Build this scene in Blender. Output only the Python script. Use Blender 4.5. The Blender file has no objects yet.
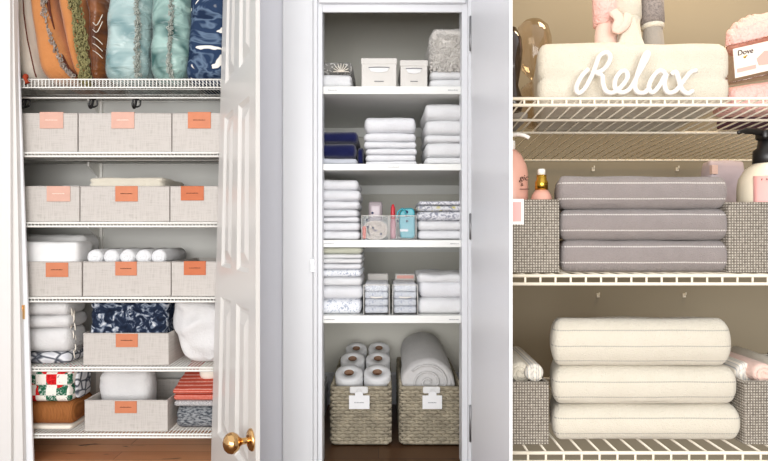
import bpy, math, random
from mathutils import Vector, Matrix, noise as mn
random.seed(7)
SC = bpy.context.scene
COL = SC.collection
F = 600.0; H = 0.82; CX = 384.0; CY = 230.5
def X(px, D): return (px-CX)/F*D
def Z(py, D): return H-(py-CY)/F*D
ORG = {}
# ------------------------------------------------------------------ materials
def lin(c):
    r = []
    for v in c[:3]:
        v = v/255.0
        r.append(v/12.92 if v <= .04045 else ((v+.055)/1.055)**2.4)
    return (r[0], r[1], r[2], 1)
class N:
    def __init__(s, name, rough=.8, spec=.3, metal=0.0, sheen=0.0):
        s.m = bpy.data.materials.new(name); s.m.use_nodes = True
        s.t = s.m.node_tree; s.b = s.t.nodes['Principled BSDF']
        s.b.inputs['Roughness'].default_value = rough
        s.b.inputs['Metallic'].default_value = metal
        s.b.inputs['Specular IOR Level'].default_value = spec
        if sheen:
            s.b.inputs['Sheen Weight'].default_value = sheen
            s.b.inputs['Sheen Roughness'].default_value = .5
        s.tc = s.t.nodes.new('ShaderNodeTexCoord').outputs['Object']
    def map(s, scale=(1,1,1), rot=(0,0,0), loc=(0,0,0)):
        n = s.t.nodes.new('ShaderNodeMapping'); s.t.links.new(s.tc, n.inputs[0])
        n.inputs['Scale'].default_value = scale; n.inputs['Rotation'].default_value = rot; n.inputs['Location'].default_value = loc
        return n.outputs[0]
    def noise(s, v, scale, detail=2, dist=0.0):
        n = s.t.nodes.new('ShaderNodeTexNoise'); s.t.links.new(v, n.inputs['Vector'])
        n.inputs['Scale'].default_value = scale; n.inputs['Detail'].default_value = detail; n.inputs['Distortion'].default_value = dist
        return n.outputs['Fac']
    def wave(s, v, scale, axis='X', dist=0.0, prof='SIN', dscale=1.0):
        n = s.t.nodes.new('ShaderNodeTexWave'); s.t.links.new(v, n.inputs['Vector'])
        n.bands_direction = axis; n.wave_profile = prof
        n.inputs['Scale'].default_value = scale; n.inputs['Distortion'].default_value = dist; n.inputs['Detail Scale'].default_value = dscale
        return n.outputs['Fac']
    def vor(s, v, scale, feat='F1', out='Distance'):
        n = s.t.nodes.new('ShaderNodeTexVoronoi'); s.t.links.new(v, n.inputs['Vector'])
        n.feature = feat; n.inputs['Scale'].default_value = scale
        return n.outputs[out]
    def brick(s, v, c1, c2, mo, w, h, mortar=.003):
        n = s.t.nodes.new('ShaderNodeTexBrick'); s.t.links.new(v, n.inputs['Vector'])
        for k, c in (('Color1', c1), ('Color2', c2), ('Mortar', mo)): n.inputs[k].default_value = lin(c)
        n.inputs['Scale'].default_value = 1; n.inputs['Brick Width'].default_value = w; n.inputs['Row Height'].default_value = h
        n.inputs['Mortar Size'].default_value = mortar
        return n.outputs['Color']
    def ramp(s, f, stops, const=False):
        n = s.t.nodes.new('ShaderNodeValToRGB'); s.t.links.new(f, n.inputs[0]); r = n.color_ramp
        if const: r.interpolation = 'CONSTANT'
        while len(r.elements) < len(stops): r.elements.new(.5)
        for e, (p, c) in zip(r.elements, stops): e.position = p; e.color = lin(c)
        return n.outputs[0]
    def mix(s, f, a, b, mode='MIX'):
        n = s.t.nodes.new('ShaderNodeMix'); n.data_type = 'RGBA'; n.blend_type = mode
        for i, v in ((0, f), (6, a), (7, b)):
            if isinstance(v, (int, float)): n.inputs[i].default_value = v
            elif isinstance(v, tuple): n.inputs[i].default_value = lin(v)
            else: s.t.links.new(v, n.inputs[i])
        return n.outputs[2]
    def math(s, op, a, b=None):
        n = s.t.nodes.new('ShaderNodeMath'); n.operation = op
        for i, v in ((0, a), (1, b)):
            if v is None: continue
            if isinstance(v, (int, float)): n.inputs[i].default_value = v
            else: s.t.links.new(v, n.inputs[i])
        return n.outputs[0]
    def col(s, c):
        if isinstance(c, tuple): s.b.inputs['Base Color'].default_value = lin(c)
        else: s.t.links.new(c, s.b.inputs['Base Color'])
        return s
    def bump(s, h, strength=.5, dist=.004):
        n = s.t.nodes.new('ShaderNodeBump'); n.inputs['Strength'].default_value = strength; n.inputs['Distance'].default_value = dist
        s.t.links.new(h, n.inputs['Height']); s.t.links.new(n.outputs[0], s.b.inputs['Normal'])
        return s
def plain(name, c, rough=.6, spec=.3, metal=0.0, var=.04, sc=6):
    n = N(name, rough, spec, metal); f = n.noise(n.map(), sc, 3)
    d = tuple(max(0, v*(1-var)) for v in c)
    return n.col(n.mix(f, c, d)).m
def terry(name, c, bs=260, st=.6, c2=None, pile=1.0):
    n = N(name, .95, .1, sheen=.25); v = n.map(); f = n.noise(v, bs, 2); g = n.noise(v, 22, 2)
    d = c2 or tuple(x*.94 for x in c)
    return n.col(n.mix(g, c, d)).bump(f, st, .004*pile).m
M = {}
M['trim'] = plain('white_gloss_paint', (230,231,234), .35, .4, var=.01)
M['trim_warm'] = plain('warm_white_paint', (222,219,216), .4, .4, var=.01)
M['door'] = plain('door_paint', (210,207,202), .3, .5, var=.015)
M['wall_blue'] = plain('pale_blue_white_wall', (230,231,238), .7, .2, var=.02)
M['wall1'] = plain('grey_closet_wall', (208,207,202), .85, .1, var=.03, sc=3)
M['wall2'] = plain('greige_closet_wall', (236,234,225), .8, .1, var=.02, sc=3)
M['wall3'] = plain('taupe_wall', (146,137,119), .85, .1, var=.04, sc=4)
M['shelf_white'] = plain('white_shelf_paint', (240,240,236), .35, .4, var=.01)
M['wire_white'] = plain('white_vinyl_wire', (238,236,230), .4, .4, var=.01)
M['wire_cream'] = plain('cream_vinyl_wire', (235,226,208), .4, .4, var=.01)
M['black'] = plain('black_plastic', (22,20,20), .35, .5)
M['dark_text'] = plain('dark_print', (60,40,35), .8, .1)
M['grey_text'] = plain('grey_print', (150,150,155), .8, .1)
M['pale_text'] = plain('pale_print', (250,225,212), .8, .1)
M['paper'] = plain('white_card', (245,245,246), .7, .2, var=.01)
M['gold'] = plain('gold_metal', (214,172,70), .25, .5, 1.0)
M['brass'] = plain('polished_brass', (222,178,120), .12, .5, 1.0, var=.05)
M['steel'] = plain('brushed_steel', (150,150,152), .35, .5, 1.0)
M['core'] = plain('brown_cardboard', (150,118,96), .9, .1)
M['tissue'] = terry('tissue_paper', (246,246,247), 120, .3)
M['white_towel'] = terry('white_terry', (236,236,239))
M['white_towel2'] = terry('soft_white_terry', (236,236,237))
M['cream_towel'] = terry('cream_terry', (222,214,197), 420, .8)
M['sheet'] = terry('white_sheet', (240,239,238), 60, .2)
M['puffy'] = terry('fluffy_white_fleece', (220,218,217), 150, .5)
M['navy'] = terry('navy_terry', (28,33,78), 240, .6, (20,24,62))
M['palegrey'] = terry('pale_grey_terry', (205,208,216))
M['greenish'] = terry('pale_sage_cloth', (205,206,188))
M['grey_towel'] = terry('grey_terry', (143,134,132), 420, .8, (128,120,120))
M['coral'] = None
def linen(name, c, dark):
    n = N(name, .95, .1); v = n.map()
    a = n.noise(n.map((260,260,18)), 1, 2); b = n.noise(n.map((18,18,300)), 1, 2)
    f = n.math('MULTIPLY', n.math('ADD', a, b), .5)
    return n.col(n.ramp(f, [(.3, dark), (.52, c)])).bump(f, .4, .002).m
M['linen'] = linen('oatmeal_linen', (193,187,181), (172,166,159))
M['leather_pink'] = plain('pale_pink_leather', (214,168,150), .5, .4, var=.08, sc=40)
M['leather'] = plain('tan_orange_leather', (206,126,88), .5, .4, var=.1, sc=40)
M['leather_dark'] = plain('burnt_orange_leather', (196,104,58), .5, .4, var=.1, sc=40)
# wood floors
def wood(name, c1, c2, c3, w, h, rot=0):
    n = N(name, .35, .4); v = n.map((1,1,1), (0,0,rot))
    bk = n.brick(v, c1, c2, c3, w, h, .0015)
    g = n.noise(n.map((3,40,1) if rot == 0 else (40,3,1)), 1.6, 4, 1.2)
    k = n.noise(n.map((3,12,1)), 2.2, 3, .6)
    c = n.mix(n.math('MULTIPLY', g, .3), bk, c3)
    return n.col(n.mix(n.ramp(k, [(.66,(0,0,0)),(.72,(255,255,255))]), c, tuple(x*.45 for x in c3))).m
M['wood1'] = wood('reddish_plank_floor', (232,172,124), (206,138,94), (160,98,64), .8, .075)
M['wood2'] = wood('dark_plank_floor', (112,76,46), (92,60,36), (52,32,20), .6, .11)
M['wood3'] = wood('brown_plank_floor', (120,86,58), (102,70,46), (66,42,28), .9, .12)
# patterned textiles
def satin(name, c1, c2):  # light and dark of the satin folds are put into the colour
    n = N(name, .33, .6, sheen=.2); f = n.noise(n.map((1,1,1.6)), 8, 1, 1.0)
    return n.col(n.ramp(f, [(.35, c2), (.62, c1)])).bump(n.noise(n.map((1,1,2)), 13, 1, 1.2), .6, .02).m
M['teal_satin'] = satin('aqua_satin', (164,186,184), (106,138,140))
M['teal_satin2'] = satin('sea_green_satin', (152,182,174), (46,88,85))
M['orange'] = terry('orange_linen', (202,138,86), 120, .4, (186,120,68))
M['brown_velvet'] = satin('brown_satin', (142,84,40), (92,48,20))
M['cream_pillow'] = terry('cream_cotton', (238,230,216), 100, .3)
M['olive'] = plain('olive_fringe', (160,152,104), .9, .1, var=.45, sc=70)
M['greyloop'] = plain('grey_brown_braid', (204,188,176), .9, .1, var=.6, sc=110)
M['tealcord'] = plain('silver_braid', (196,202,192), .8, .3, var=.5, sc=90)
M['maroon'] = plain('maroon_cord', (98,52,38), .8, .2)
M['rust'] = plain('rust_tassel', (150,60,38), .9, .1)
n = N('navy_ikat', .85, .1); f = n.noise(n.map((5,5,9)), 1.25, 3, 1.1)
M['ikat'] = n.col(n.ramp(f, [(0,(16,22,38)),(.40,(30,44,68)),(.47,(96,114,136)),(.51,(38,54,80)),(.575,(42,58,84)),(.59,(230,226,218))])).m
n = N('navy_floral', .9, .1); v = n.map(); f = n.noise(v, 26, 4, 2.0)
M['floral'] = n.col(n.ramp(f, [(.3,(22,28,42)),(.5,(36,46,66)),(.57,(116,126,142)),(.68,(200,202,206))])).bump(n.noise(v, 30, 2), .4, .01).m
n = N('grey_ring_print', .95, .1); v = n.map((1,1,1.6)); f = n.vor(v, 22, 'DISTANCE_TO_EDGE')
M['rings'] = n.col(n.ramp(f, [(0,(58,62,70)),(.07,(120,122,130)),(.16,(218,218,220)),(.4,(200,200,206))])).m
# patchwork quilt
n = N('patchwork_print', .95, .1); v = n.map((1,1,1))
ck = n.t.nodes.new('ShaderNodeTexChecker'); n.t.links.new(n.map((1,1,1), (0,0,0), (.03,.5,.012)), ck.inputs[0]); ck.inputs['Scale'].default_value = 27
cell = n.vor(n.map((27,0,27)), 1, 'F1', 'Color')
sm = n.noise(v, 130, 2, 1)
red = n.ramp(sm, [(.35,(176,20,26)),(.6,(216,42,44))]); grn = n.ramp(sm, [(.42,(34,88,66)),(.55,(58,112,84)),(.62,(196,206,196))])
wht = n.ramp(sm, [(.3,(236,226,214)),(.66,(236,230,222)),(.7,(60,70,66))])
lf = n.noise(n.map((22,22,22), (0,0,0), (.4,0,.3)), .8, 0)
rg = n.mix(n.ramp(lf, [(.54,(0,0,0)),(.55,(255,255,255))]), red, grn)
M['quilt'] = n.col(n.mix(ck.outputs['Fac'], rg, wht)).m
n = N('brown_ribbed_fabric', .8, .2); f = n.wave(n.map(), 60, 'X', 2)
M['brown_fabric'] = n.col(n.ramp(f, [(.1,(134,82,42)),(.9,(156,98,52))])).bump(n.noise(n.map((80,20,20)), 1), .6, .01).m
n = N('coral_weave', .95, .1); f = n.wave(n.map((1,1,1)), 45, 'Z', 1.5, dscale=30); g = n.noise(n.map(), 180, 2)
M['coral'] = n.col(n.mix(g, n.ramp(f, [(.3,(172,66,50)),(.75,(214,120,100)),(.95,(238,200,186))]), (190,84,66))).bump(g, .5, .004).m
n = N('grey_herringbone', .95, .1); f = n.wave(n.map((1,1,1), (0,.8,0)), 90, 'X', 4, dscale=8)
M['herring'] = n.col(n.ramp(f, [(.35,(98,98,102)),(.6,(214,210,208))])).m
n = N('charcoal_marl', .95, .1); f = n.noise(n.map((60,60,160)), 1.4, 3)
M['marl'] = n.col(n.ramp(f, [(.38,(66,70,76)),(.62,(146,148,150))])).m
def speck(name, base, spot, sc, lo, hi, third=None):
    n = N(name, .95, .1, sheen=.2); f = n.noise(n.map(), sc, 2, 1.5)
    st = [(lo, base), (hi, spot)]
    c = n.ramp(f, st)
    if third: c = n.mix(n.ramp(n.noise(n.map((1,1,1),(0,0,0),(4,2,1)), sc*.6, 1), [(.58,(0,0,0)),(.64,(255,255,255))]), c, third)
    return n.col(c).bump(n.noise(n.map(), 200), .3, .003).m
M['starry'] = speck('white_star_print', (238,240,244), (176,184,200), 75, .56, .62)
M['yellowfloral'] = speck('grey_yellow_floral', (222,222,224), (150,152,164), 55, .48, .6, (206,196,110))
M['greyfloral'] = speck('grey_leaf_print', (226,226,230), (150,152,166), 60, .46, .6)
M['packs'] = speck('white_printed_pack', (240,240,243), (206,208,220), 85, .54, .62)
M['shaggy'] = terry('shaggy_bath_rug', (226,221,214), 90, .7, (218,213,206), 3)
M['damask'] = speck('dark_grey_damask', (120,118,114), (196,194,188), 40, .56, .6)
M['canvas_box'] = terry('off_white_canvas', (226,222,216), 300, .3)
M['seagrass'] = plain('seagrass_strand', (206,194,170), .85, .2, var=.45, sc=28)
# tweed basket
n = N('tweed_basket_weave', .95, .1)
a = n.wave(n.map((1,1,1)), 54, 'X', .6); b = n.wave(n.map(), 54, 'Z', .6); y_ = n.wave(n.map(), 54, 'Y', .6); sp = n.noise(n.map(), 150, 2)
f = n.math('MULTIPLY', n.math('MAXIMUM', a, y_), b)
f2 = n.math('ADD', n.math('MULTIPLY', f, .6), n.math('MULTIPLY', sp, .5))
M['tweed'] = n.col(n.ramp(f2, [(.15,(92,86,78)),(.45,(150,142,131)),(.75,(204,196,184))])).bump(f, .6, .003).m
# stitched towels
def stitched(name, c, c2, line, period, off):
    n = N(name, .95, .1, sheen=.25); v = n.map()
    g = n.noise(v, 24, 2); base = n.mix(g, c, c2)
    sep = n.t.nodes.new('ShaderNodeSeparateXYZ'); n.t.links.new(v, sep.inputs[0])
    z = n.math('ADD', sep.outputs[2], n.math('MULTIPLY', n.math('SUBTRACT', n.noise(n.map((1,0,0)), 6, 1), .5), .006))
    fr = n.math('FRACT', n.math('ADD', n.math('DIVIDE', z, period), off))
    ln = n.math('MULTIPLY', n.math('GREATER_THAN', fr, .44), n.math('LESS_THAN', fr, .52))
    dash = n.math('GREATER_THAN', n.wave(v, 62, 'X'), .25)
    k = n.math('MULTIPLY', n.math('MULTIPLY', ln, dash), .85)
    n.col(n.mix(k, base, line)); return n.bump(n.noise(v, 420, 2), .8, .004).m
M['grey_st'] = stitched('grey_stitched_terry', (152,143,140), (134,126,124), (226,220,214), .034, .848)
M['cream_st'] = stitched('cream_stitched_terry', (217,210,195), (210,203,187), (150,146,138), .033, .85)
M['pink_towel'] = terry('pink_cloth', (238,204,190), 300, .4)
M['grey_cloth'] = terry('stone_grey_cloth', (158,150,140), 300, .5)
M['grey_check'] = speck('grey_check_cloth', (150,140,134), (120,112,108), 200, .45, .6)
M['stripe_bl'] = None
n = N('blue_grey_stripe', .95, .1); f = n.wave(n.map(), 26, 'X', .5)
M['stripe_bl'] = n.col(n.ramp(f, [(.35,(238,230,216)),(.6,(150,156,164)),(.8,(222,216,206))])).m
M['pink_bottle'] = plain('blush_plastic', (222,168,150), .35, .5, var=.02)
M['cream_bottle'] = plain('cream_plastic', (236,224,200), .3, .5, var=.02)
M['pink_label'] = plain('pink_label', (240,176,172), .5, .3, var=.02)
M['white_plastic'] = plain('white_plastic', (240,236,230), .35, .5)
M['pouf'] = terry('pink_mesh_pouf', (244,196,186), 120, 1.0, (236,180,172), 2)
M['lilac'] = plain('lilac_wrap', (206,190,196), .3, .5, var=.15, sc=30)
M['purple'] = plain('plum_cloth', (118,84,104), .8, .2, var=.2, sc=40)
M['card_pink'] = plain('cream_pink_card', (246,232,218), .5, .3, var=.02)
M['rose'] = plain('rose_print', (236,176,164), .5, .3)
M['teal_plastic'] = plain('teal_plastic', (44,166,180), .3, .5, var=.06)
M['red_plastic'] = plain('red_plastic', (206,50,60), .3, .5)
M['pinkish_plastic'] = plain('translucent_pink_plastic', (214,140,150), .3, .5)
M['device'] = plain('mauve_grey_plastic', (170,158,162), .4, .5)
M['cable'] = plain('beige_cable', (240,226,214), .5, .4, var=.1, sc=50)
M['navy_dark'] = plain('dark_blue_plastic', (40,50,90), .4, .4)
M['terracotta_tag'] = plain('coral_strip', (232,110,92), .5, .4)
def clear(name, tint, refl=.12, dens=.0):
    m = bpy.data.materials.new(name); m.use_nodes = True; t = m.node_tree
    for x in list(t.nodes): t.nodes.remove(x)
    o = t.nodes.new('ShaderNodeOutputMaterial'); tr = t.nodes.new('ShaderNodeBsdfTransparent'); tr.inputs[0].default_value = lin(tint)
    gl = t.nodes.new('ShaderNodeBsdfGlossy'); gl.inputs['Roughness'].default_value = .08
    fr = t.nodes.new('ShaderNodeLayerWeight'); fr.inputs[0].default_value = .35
    mul = t.nodes.new('ShaderNodeMath'); mul.operation = 'MULTIPLY_ADD'; mul.inputs[1].default_value = .3; mul.inputs[2].default_value = refl
    mul.use_clamp = True
    t.links.new(fr.outputs['Facing'], mul.inputs[0])
    mx = t.nodes.new('ShaderNodeMixShader'); t.links.new(mul.outputs[0], mx.inputs[0]); t.links.new(tr.outputs[0], mx.inputs[1]); t.links.new(gl.outputs[0], mx.inputs[2])
    t.links.new(mx.outputs[0], o.inputs[0]); return m
M['clear'] = clear('clear_acrylic', (244,245,246), .015)
M['glass'] = clear('amber_tinted_glass', (238,228,214), .03)
M['glass_dark'] = clear('smoky_glass', (150,134,118), .05)
M['clear_warm'] = clear('clear_vinyl', (243,230,223), .08)
# ------------------------------------------------------------------ mesh builder
class MB:
    def __init__(s): s.v = []; s.f = []
    def add(s, vs, fs):
        k = len(s.v); s.v += [Vector(p) for p in vs]; s.f += [tuple(i+k for i in f) for f in fs]; return s
    def hexa(s, p):   # 8 corners: bottom ring 0-3, top ring 4-7
        return s.add(p, [(3,2,1,0),(4,5,6,7),(0,1,5,4),(1,2,6,5),(2,3,7,6),(3,0,4,7)])
    def box(s, x0, x1, y0, y1, z0, z1):
        return s.hexa([(x0,y0,z0),(x1,y0,z0),(x1,y1,z0),(x0,y1,z0),(x0,y0,z1),(x1,y0,z1),(x1,y1,z1),(x0,y1,z1)])
    def tube(s, pts, r, n=6, closed=False, sy=1.0):
        pts = [Vector(p) for p in pts]; m = len(pts); vs = []
        up = None
        for i, p in enumerate(pts):
            a = pts[i-1] if (i or closed) else p; b = pts[(i+1) % m] if (i < m-1 or closed) else p
            t = (b-a).normalized() if (b-a).length > 1e-9 else Vector((0,0,1))
            if up is None: up = Vector((0,1,0)) if abs(t.y) < .9 else Vector((1,0,0))
            side = t.cross(up).normalized(); up2 = side.cross(t).normalized(); up = up2
            rr = r[i] if isinstance(r, (list, tuple)) else r
            for k in range(n):
                q = 2*math.pi*k/n
                vs.append(p + side*math.cos(q)*rr + up2*math.sin(q)*rr*sy)
        fs = []
        for i in range(m if closed else m-1):
            j = (i+1) % m
            for k in range(n):
                l = (k+1) % n; fs.append((i*n+k, i*n+l, j*n+l, j*n+k))
        if not closed: fs.append(tuple(range(n))[::-1]); fs.append(tuple((m-1)*n+k for k in range(n)))
        return s.add(vs, fs)
    def lathe(s, prof, c, n=24, axis='Z', sx=1.0):  # prof: (r, h)
        c = Vector(c); vs = []
        for r, h in prof:
            for k in range(n):
                q = 2*math.pi*k/n; a, b = r*math.cos(q), r*math.sin(q)
                if axis == 'Z': vs.append(c+Vector((a*sx,b,h)))
                elif axis == 'Y': vs.append(c+Vector((a,h,b)))
                else: vs.append(c+Vector((h,a,b)))
        fs = []
        for i in range(len(prof)-1):
            for k in range(n):
                l = (k+1) % n; fs.append((i*n+k, i*n+l, (i+1)*n+l, (i+1)*n+k))
        if prof[0][0] > 1e-6: fs.append(tuple(range(n))[::-1])
        if prof[-1][0] > 1e-6: fs.append(tuple((len(prof)-1)*n+k for k in range(n)))
        return s.add(vs, fs)
    def poly(s, pts, y0, y1):  # prism along y from XZ outline
        m = len(pts); vs = [(x, y0, z) for x, z in pts]+[(x, y1, z) for x, z in pts]
        return s.add(vs, [tuple(range(m)), tuple(range(2*m-1, m-1, -1))]+[(i, i+m, (i+1) % m+m, (i+1) % m) for i in range(m)])
    def rbox(s, x0, x1, y0, y1, z0, z1, r=.02, n=(14,8,8), grooves=(), gd=.006, gw=.006, amp=.002, fr=14, seed=0, crown=0.0, tf=None, droop=0.0):
        h = Vector(((x1-x0)/2, (y1-y0)/2, (z1-z0)/2)); c = Vector(((x0+x1)/2, (y0+y1)/2, (z0+z1)/2))
        R = [min(q, hh*.999) for q, hh in zip(r if isinstance(r, (list, tuple)) else (r,)*3, h)]
        idx = {}; vs = []; fs = []; nx, ny, nz = n
        def rem(i, k, hh, rr):
            t = -1+2*i/k
            return math.copysign(abs(t)**.8, t) if k > 2 else t
        def vert(i, j, k):
            key = (i, j, k)
            if key in idx: return idx[key]
            u = (rem(i,nx,h.x,R[0]), rem(j,ny,h.y,R[1]), rem(k,nz,h.z,R[2]))
            p = [u[a]*h[a] for a in range(3)]
            inn = [max(-(h[a]-R[a]), min(h[a]-R[a], p[a])) for a in range(3)]
            d = Vector([(p[a]-inn[a])/R[a] for a in range(3)])
            if d.length > 1e-6:
                d = d.normalized()
                p = [inn[a]+d[a]*R[a] for a in range(3)]
            w = (p[2]+h.z)/(2*h.z)
            side = min(1, max(abs(u[0]), abs(u[1])))
            for g in grooves:
                e = gd*math.exp(-((w-g)*2*h.z/gw)**2)
                if abs(u[1]) > .5: p[1] -= math.copysign(e, p[1])
                if abs(u[0]) > .5: p[0] -= math.copysign(e, p[0])
            if p[2] > 0: p[2] += crown*(1-u[0]**2)*(1-u[1]**2)
            P = Vector(p)+c
            nv = mn.noise_vector(P*fr+Vector((seed*3.7, seed*1.3, seed*2.1)))*amp
            if k == 0: nv.z = 0
            P = P+nv
            if tf: P = tf(P)
            idx[key] = len(vs); vs.append(P); return idx[key]
        for i in range(nx):
            for j in range(ny):
                fs.append((vert(i,j,0), vert(i,j+1,0), vert(i+1,j+1,0), vert(i+1,j,0)))
                fs.append((vert(i,j,nz), vert(i+1,j,nz), vert(i+1,j+1,nz), vert(i,j+1,nz)))
            for k in range(nz):
                fs.append((vert(i,0,k), vert(i+1,0,k), vert(i+1,0,k+1), vert(i,0,k+1)))
                fs.append((vert(i,ny,k), vert(i,ny,k+1), vert(i+1,ny,k+1), vert(i+1,ny,k)))
        for j in range(ny):
            for k in range(nz):
                fs.append((vert(0,j,k), vert(0,j,k+1), vert(0,j+1,k+1), vert(0,j+1,k)))
                fs.append((vert(nx,j,k), vert(nx,j+1,k), vert(nx,j+1,k+1), vert(nx,j,k+1)))
        return s.add(vs, fs)
    def build(s, name, m, parent=None, smooth=True, label=None, bevel=0):
        if parent is not None: o = ORG[parent.name]
        else:
            xs = [p.x for p in s.v]; ys = [p.y for p in s.v]; zs = [p.z for p in s.v]
            o = Vector(((min(xs)+max(xs))/2, (min(ys)+max(ys))/2, min(zs)))
        me = bpy.data.meshes.new(name); me.from_pydata([tuple(p-o) for p in s.v], [], s.f); me.update()
        me.materials.append(M[m] if isinstance(m, str) else m)
        if smooth: me.polygons.foreach_set('use_smooth', [True]*len(me.polygons))
        ob = bpy.data.objects.new(name, me); COL.objects.link(ob)
        if parent is not None: ob.parent = parent
        else: ob.location = o
        ORG[ob.name] = o
        if label: ob['label'] = label
        if bevel:
            b = ob.modifiers.new('bevel', 'BEVEL'); b.width = bevel; b.segments = 2; b.limit_method = 'ANGLE'
        return ob
def tag(o, label, cat, group=None):
    o['label'] = label; o['category'] = cat
    if group: o['group'] = group
    return o
def empty(name, loc, label, cat, group=None):
    o = bpy.data.objects.new(name, None); COL.objects.link(o); o.location = loc; o.empty_display_size = .05
    ORG[o.name] = Vector(loc); return tag(o, label, cat, group)
def struct(name, mb, m, parent=None, smooth=False, bevel=0):
    o = mb.build(name, m, parent, smooth, bevel=bevel)
    if parent is None: o['kind'] = 'structure'
    return o
def text(body, size, m, parent, loc, rotz=0, shear=0, name='lettering', rx=math.pi/2, roll=0, ext=.0006):
    cu = bpy.data.curves.new('t', 'FONT'); cu.body = body; cu.size = size; cu.extrude = ext; cu.align_x = 'CENTER'; cu.align_y = 'CENTER'; cu.shear = shear
    t = bpy.data.objects.new('t', cu); COL.objects.link(t)
    dg = bpy.context.evaluated_depsgraph_get(); me = bpy.data.meshes.new_from_object(t.evaluated_get(dg))
    bpy.data.objects.remove(t)
    R = Matrix.Rotation(rotz, 4, 'Z') @ Matrix.Rotation(rx, 4, 'X') @ Matrix.Rotation(roll, 4, 'Z')
    me.transform(Matrix.Translation(Vector(loc)-ORG[parent.name]) @ R)
    me.materials.clear(); me.materials.append(M[m])
    o = bpy.data.objects.new(name, me); COL.objects.link(o); o.parent = parent; ORG[o.name] = ORG[parent.name]; return o
def spline(pts, k=6):
    P = [Vector(p) for p in pts]; P = [P[0]*2-P[1]]+P+[P[-1]*2-P[-2]]; out = []
    for i in range(1, len(P)-2):
        a, b, c, d = P[i-1:i+3]
        for j in range(k):
            t = j/k
            out.append(.5*((2*b)+(c-a)*t+(2*a-5*b+4*c-d)*t*t+(3*b-a-3*c+d)*t**3))
    out.append(P[-2]); return out
# ------------------------------------------------------------------ setting
D0 = 2.10            # front plane of the two tall closets
B1 = 2.46; B2 = 2.84; D3 = 1.25; B3 = 1.90
ZT = 2.15
XL = -2.3; XR = 1.75
def slant(t0, t1, b0, b1, D, th, ya=-70, yb=461.5, z0=0.0, z1=ZT):
    # upright board whose edges follow the given columns at the picture's top and bottom
    def xa(t, b, z):
        py = CY-(z-H)*F/D; k = py/461.0
        return X(t+(b-t)*k, D)
    p = []
    for z in (z0, z1):
        a, b = xa(t0, b0, z), xa(t1, b1, z)
        p += [(a, D, z), (b, D, z), (b, D+th, z), (a, D+th, z)]
    return MB().hexa(p)
struct('floor', MB().box(XL, XR, -2.6, D0-.02, -.05, 0), 'wood3')
struct('floor', MB().box(XL, -.44, D0-.02, B1+.06, -.05, 0), 'wood1')
struct('floor', MB().box(-.44, .40, D0-.02, B2+.06, -.05, 0), 'wood2')
# closet 1 shell
struct('wall_back', MB().box(XL, -.44, B1, B1+.05, 0, ZT), 'wall1')
struct('wall_left', MB().box(XL-.05, XL, -2.6, B1+.05, 0, ZT), 'wall_blue')
struct('wall_right', MB().box(XR, XR+.05, -2.6, B3+.05, 0, ZT), 'wall3')
struct('wall_partition', MB().box(-1.62, -1.58, D0+.03, B1, 0, ZT), 'wall1')
struct('wall_divider', MB().box(-.475, -.435, D0+.03, B1, 0, ZT), 'wall1')
struct('ceiling', MB().box(XL, -.3, D0, B1+.05, ZT, ZT+.04), 'trim')
# front wall left of opening, casing, jamb
struct('wall_front_left', MB().box(XL, X(2,2.07), 2.07, 2.12, 0, ZT), 'trim_warm')
struct('trim_1', slant(-9, 10, -5, 11, 2.04, .05), 'trim_warm', bevel=.003)
struct('trim_2', slant(10.5, 13.5, 12, 23, 2.055, .02), 'trim_warm', bevel=.003)
struct('trim_3', slant(13, 16.5, 22.5, 33, 2.075, .01), 'trim', bevel=.002)
# closet 2 shell
struct('wall_front_middle', MB().box(-.47, X(318,2.1), D0, D0+.03, 0, ZT), 'wall_blue')
struct('trim_4', MB().box(X(282.5,2.075), X(313,2.075), 2.075, 2.10, 0, ZT), 'trim', bevel=.003)
struct('trim_5', MB().box(X(313,2.065), X(317.3,2.065), 2.065, 2.10, 0, ZT), 'trim', bevel=.004)
struct('trim_6', MB().box(X(317.8,2.085), X(322.3,2.085), 2.085, 2.16, 0, ZT), 'trim', bevel=.002)
struct('trim_7', MB().box(X(322.3,2.09), X(461.8,2.09), 2.09, 2.10, Z(12,2.09), ZT), 'trim', bevel=.002)
struct('trim_8', MB().box(X(319,2.07), X(466,2.07), 2.07, 2.09, Z(2.5,2.07), ZT), 'trim', bevel=.002)
struct('trim_9', MB().box(X(461.8,2.085), X(467.5,2.085), 2.085, 2.16, 0, ZT), 'trim', bevel=.002)
struct('trim_10', MB().box(X(468.2,2.06), X(473,2.06), 2.06, 2.12, 0, ZT), 'trim', bevel=.002)
struct('wall_back', MB().box(-.33, .42, B2, B2+.05, 0, ZT), 'wall2')
struct('wall_partition', MB().box(-.31, -.28, D0+.03, B2, 0, ZT), 'wall2')
struct('wall_partition', MB().box(.375, .405, D0+.06, B2, 0, ZT), 'wall2')
struct('ceiling', MB().box(-.33, .42, D0, B2+.05, ZT, ZT+.04), 'trim')
bb = MB().box(-.28, .375, B2-.014, B2, 0, .135).box(-.28, .375, B2-.009, B2, .135, .15)
struct('baseboard_back', bb, 'trim', bevel=.002)
struct('baseboard_left', MB().box(-.28, -.262, D0+.06, B2-.014, 0, .12).box(-.28, -.268, D0+.06, B2-.014, .12, .14), 'trim', bevel=.002)
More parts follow.
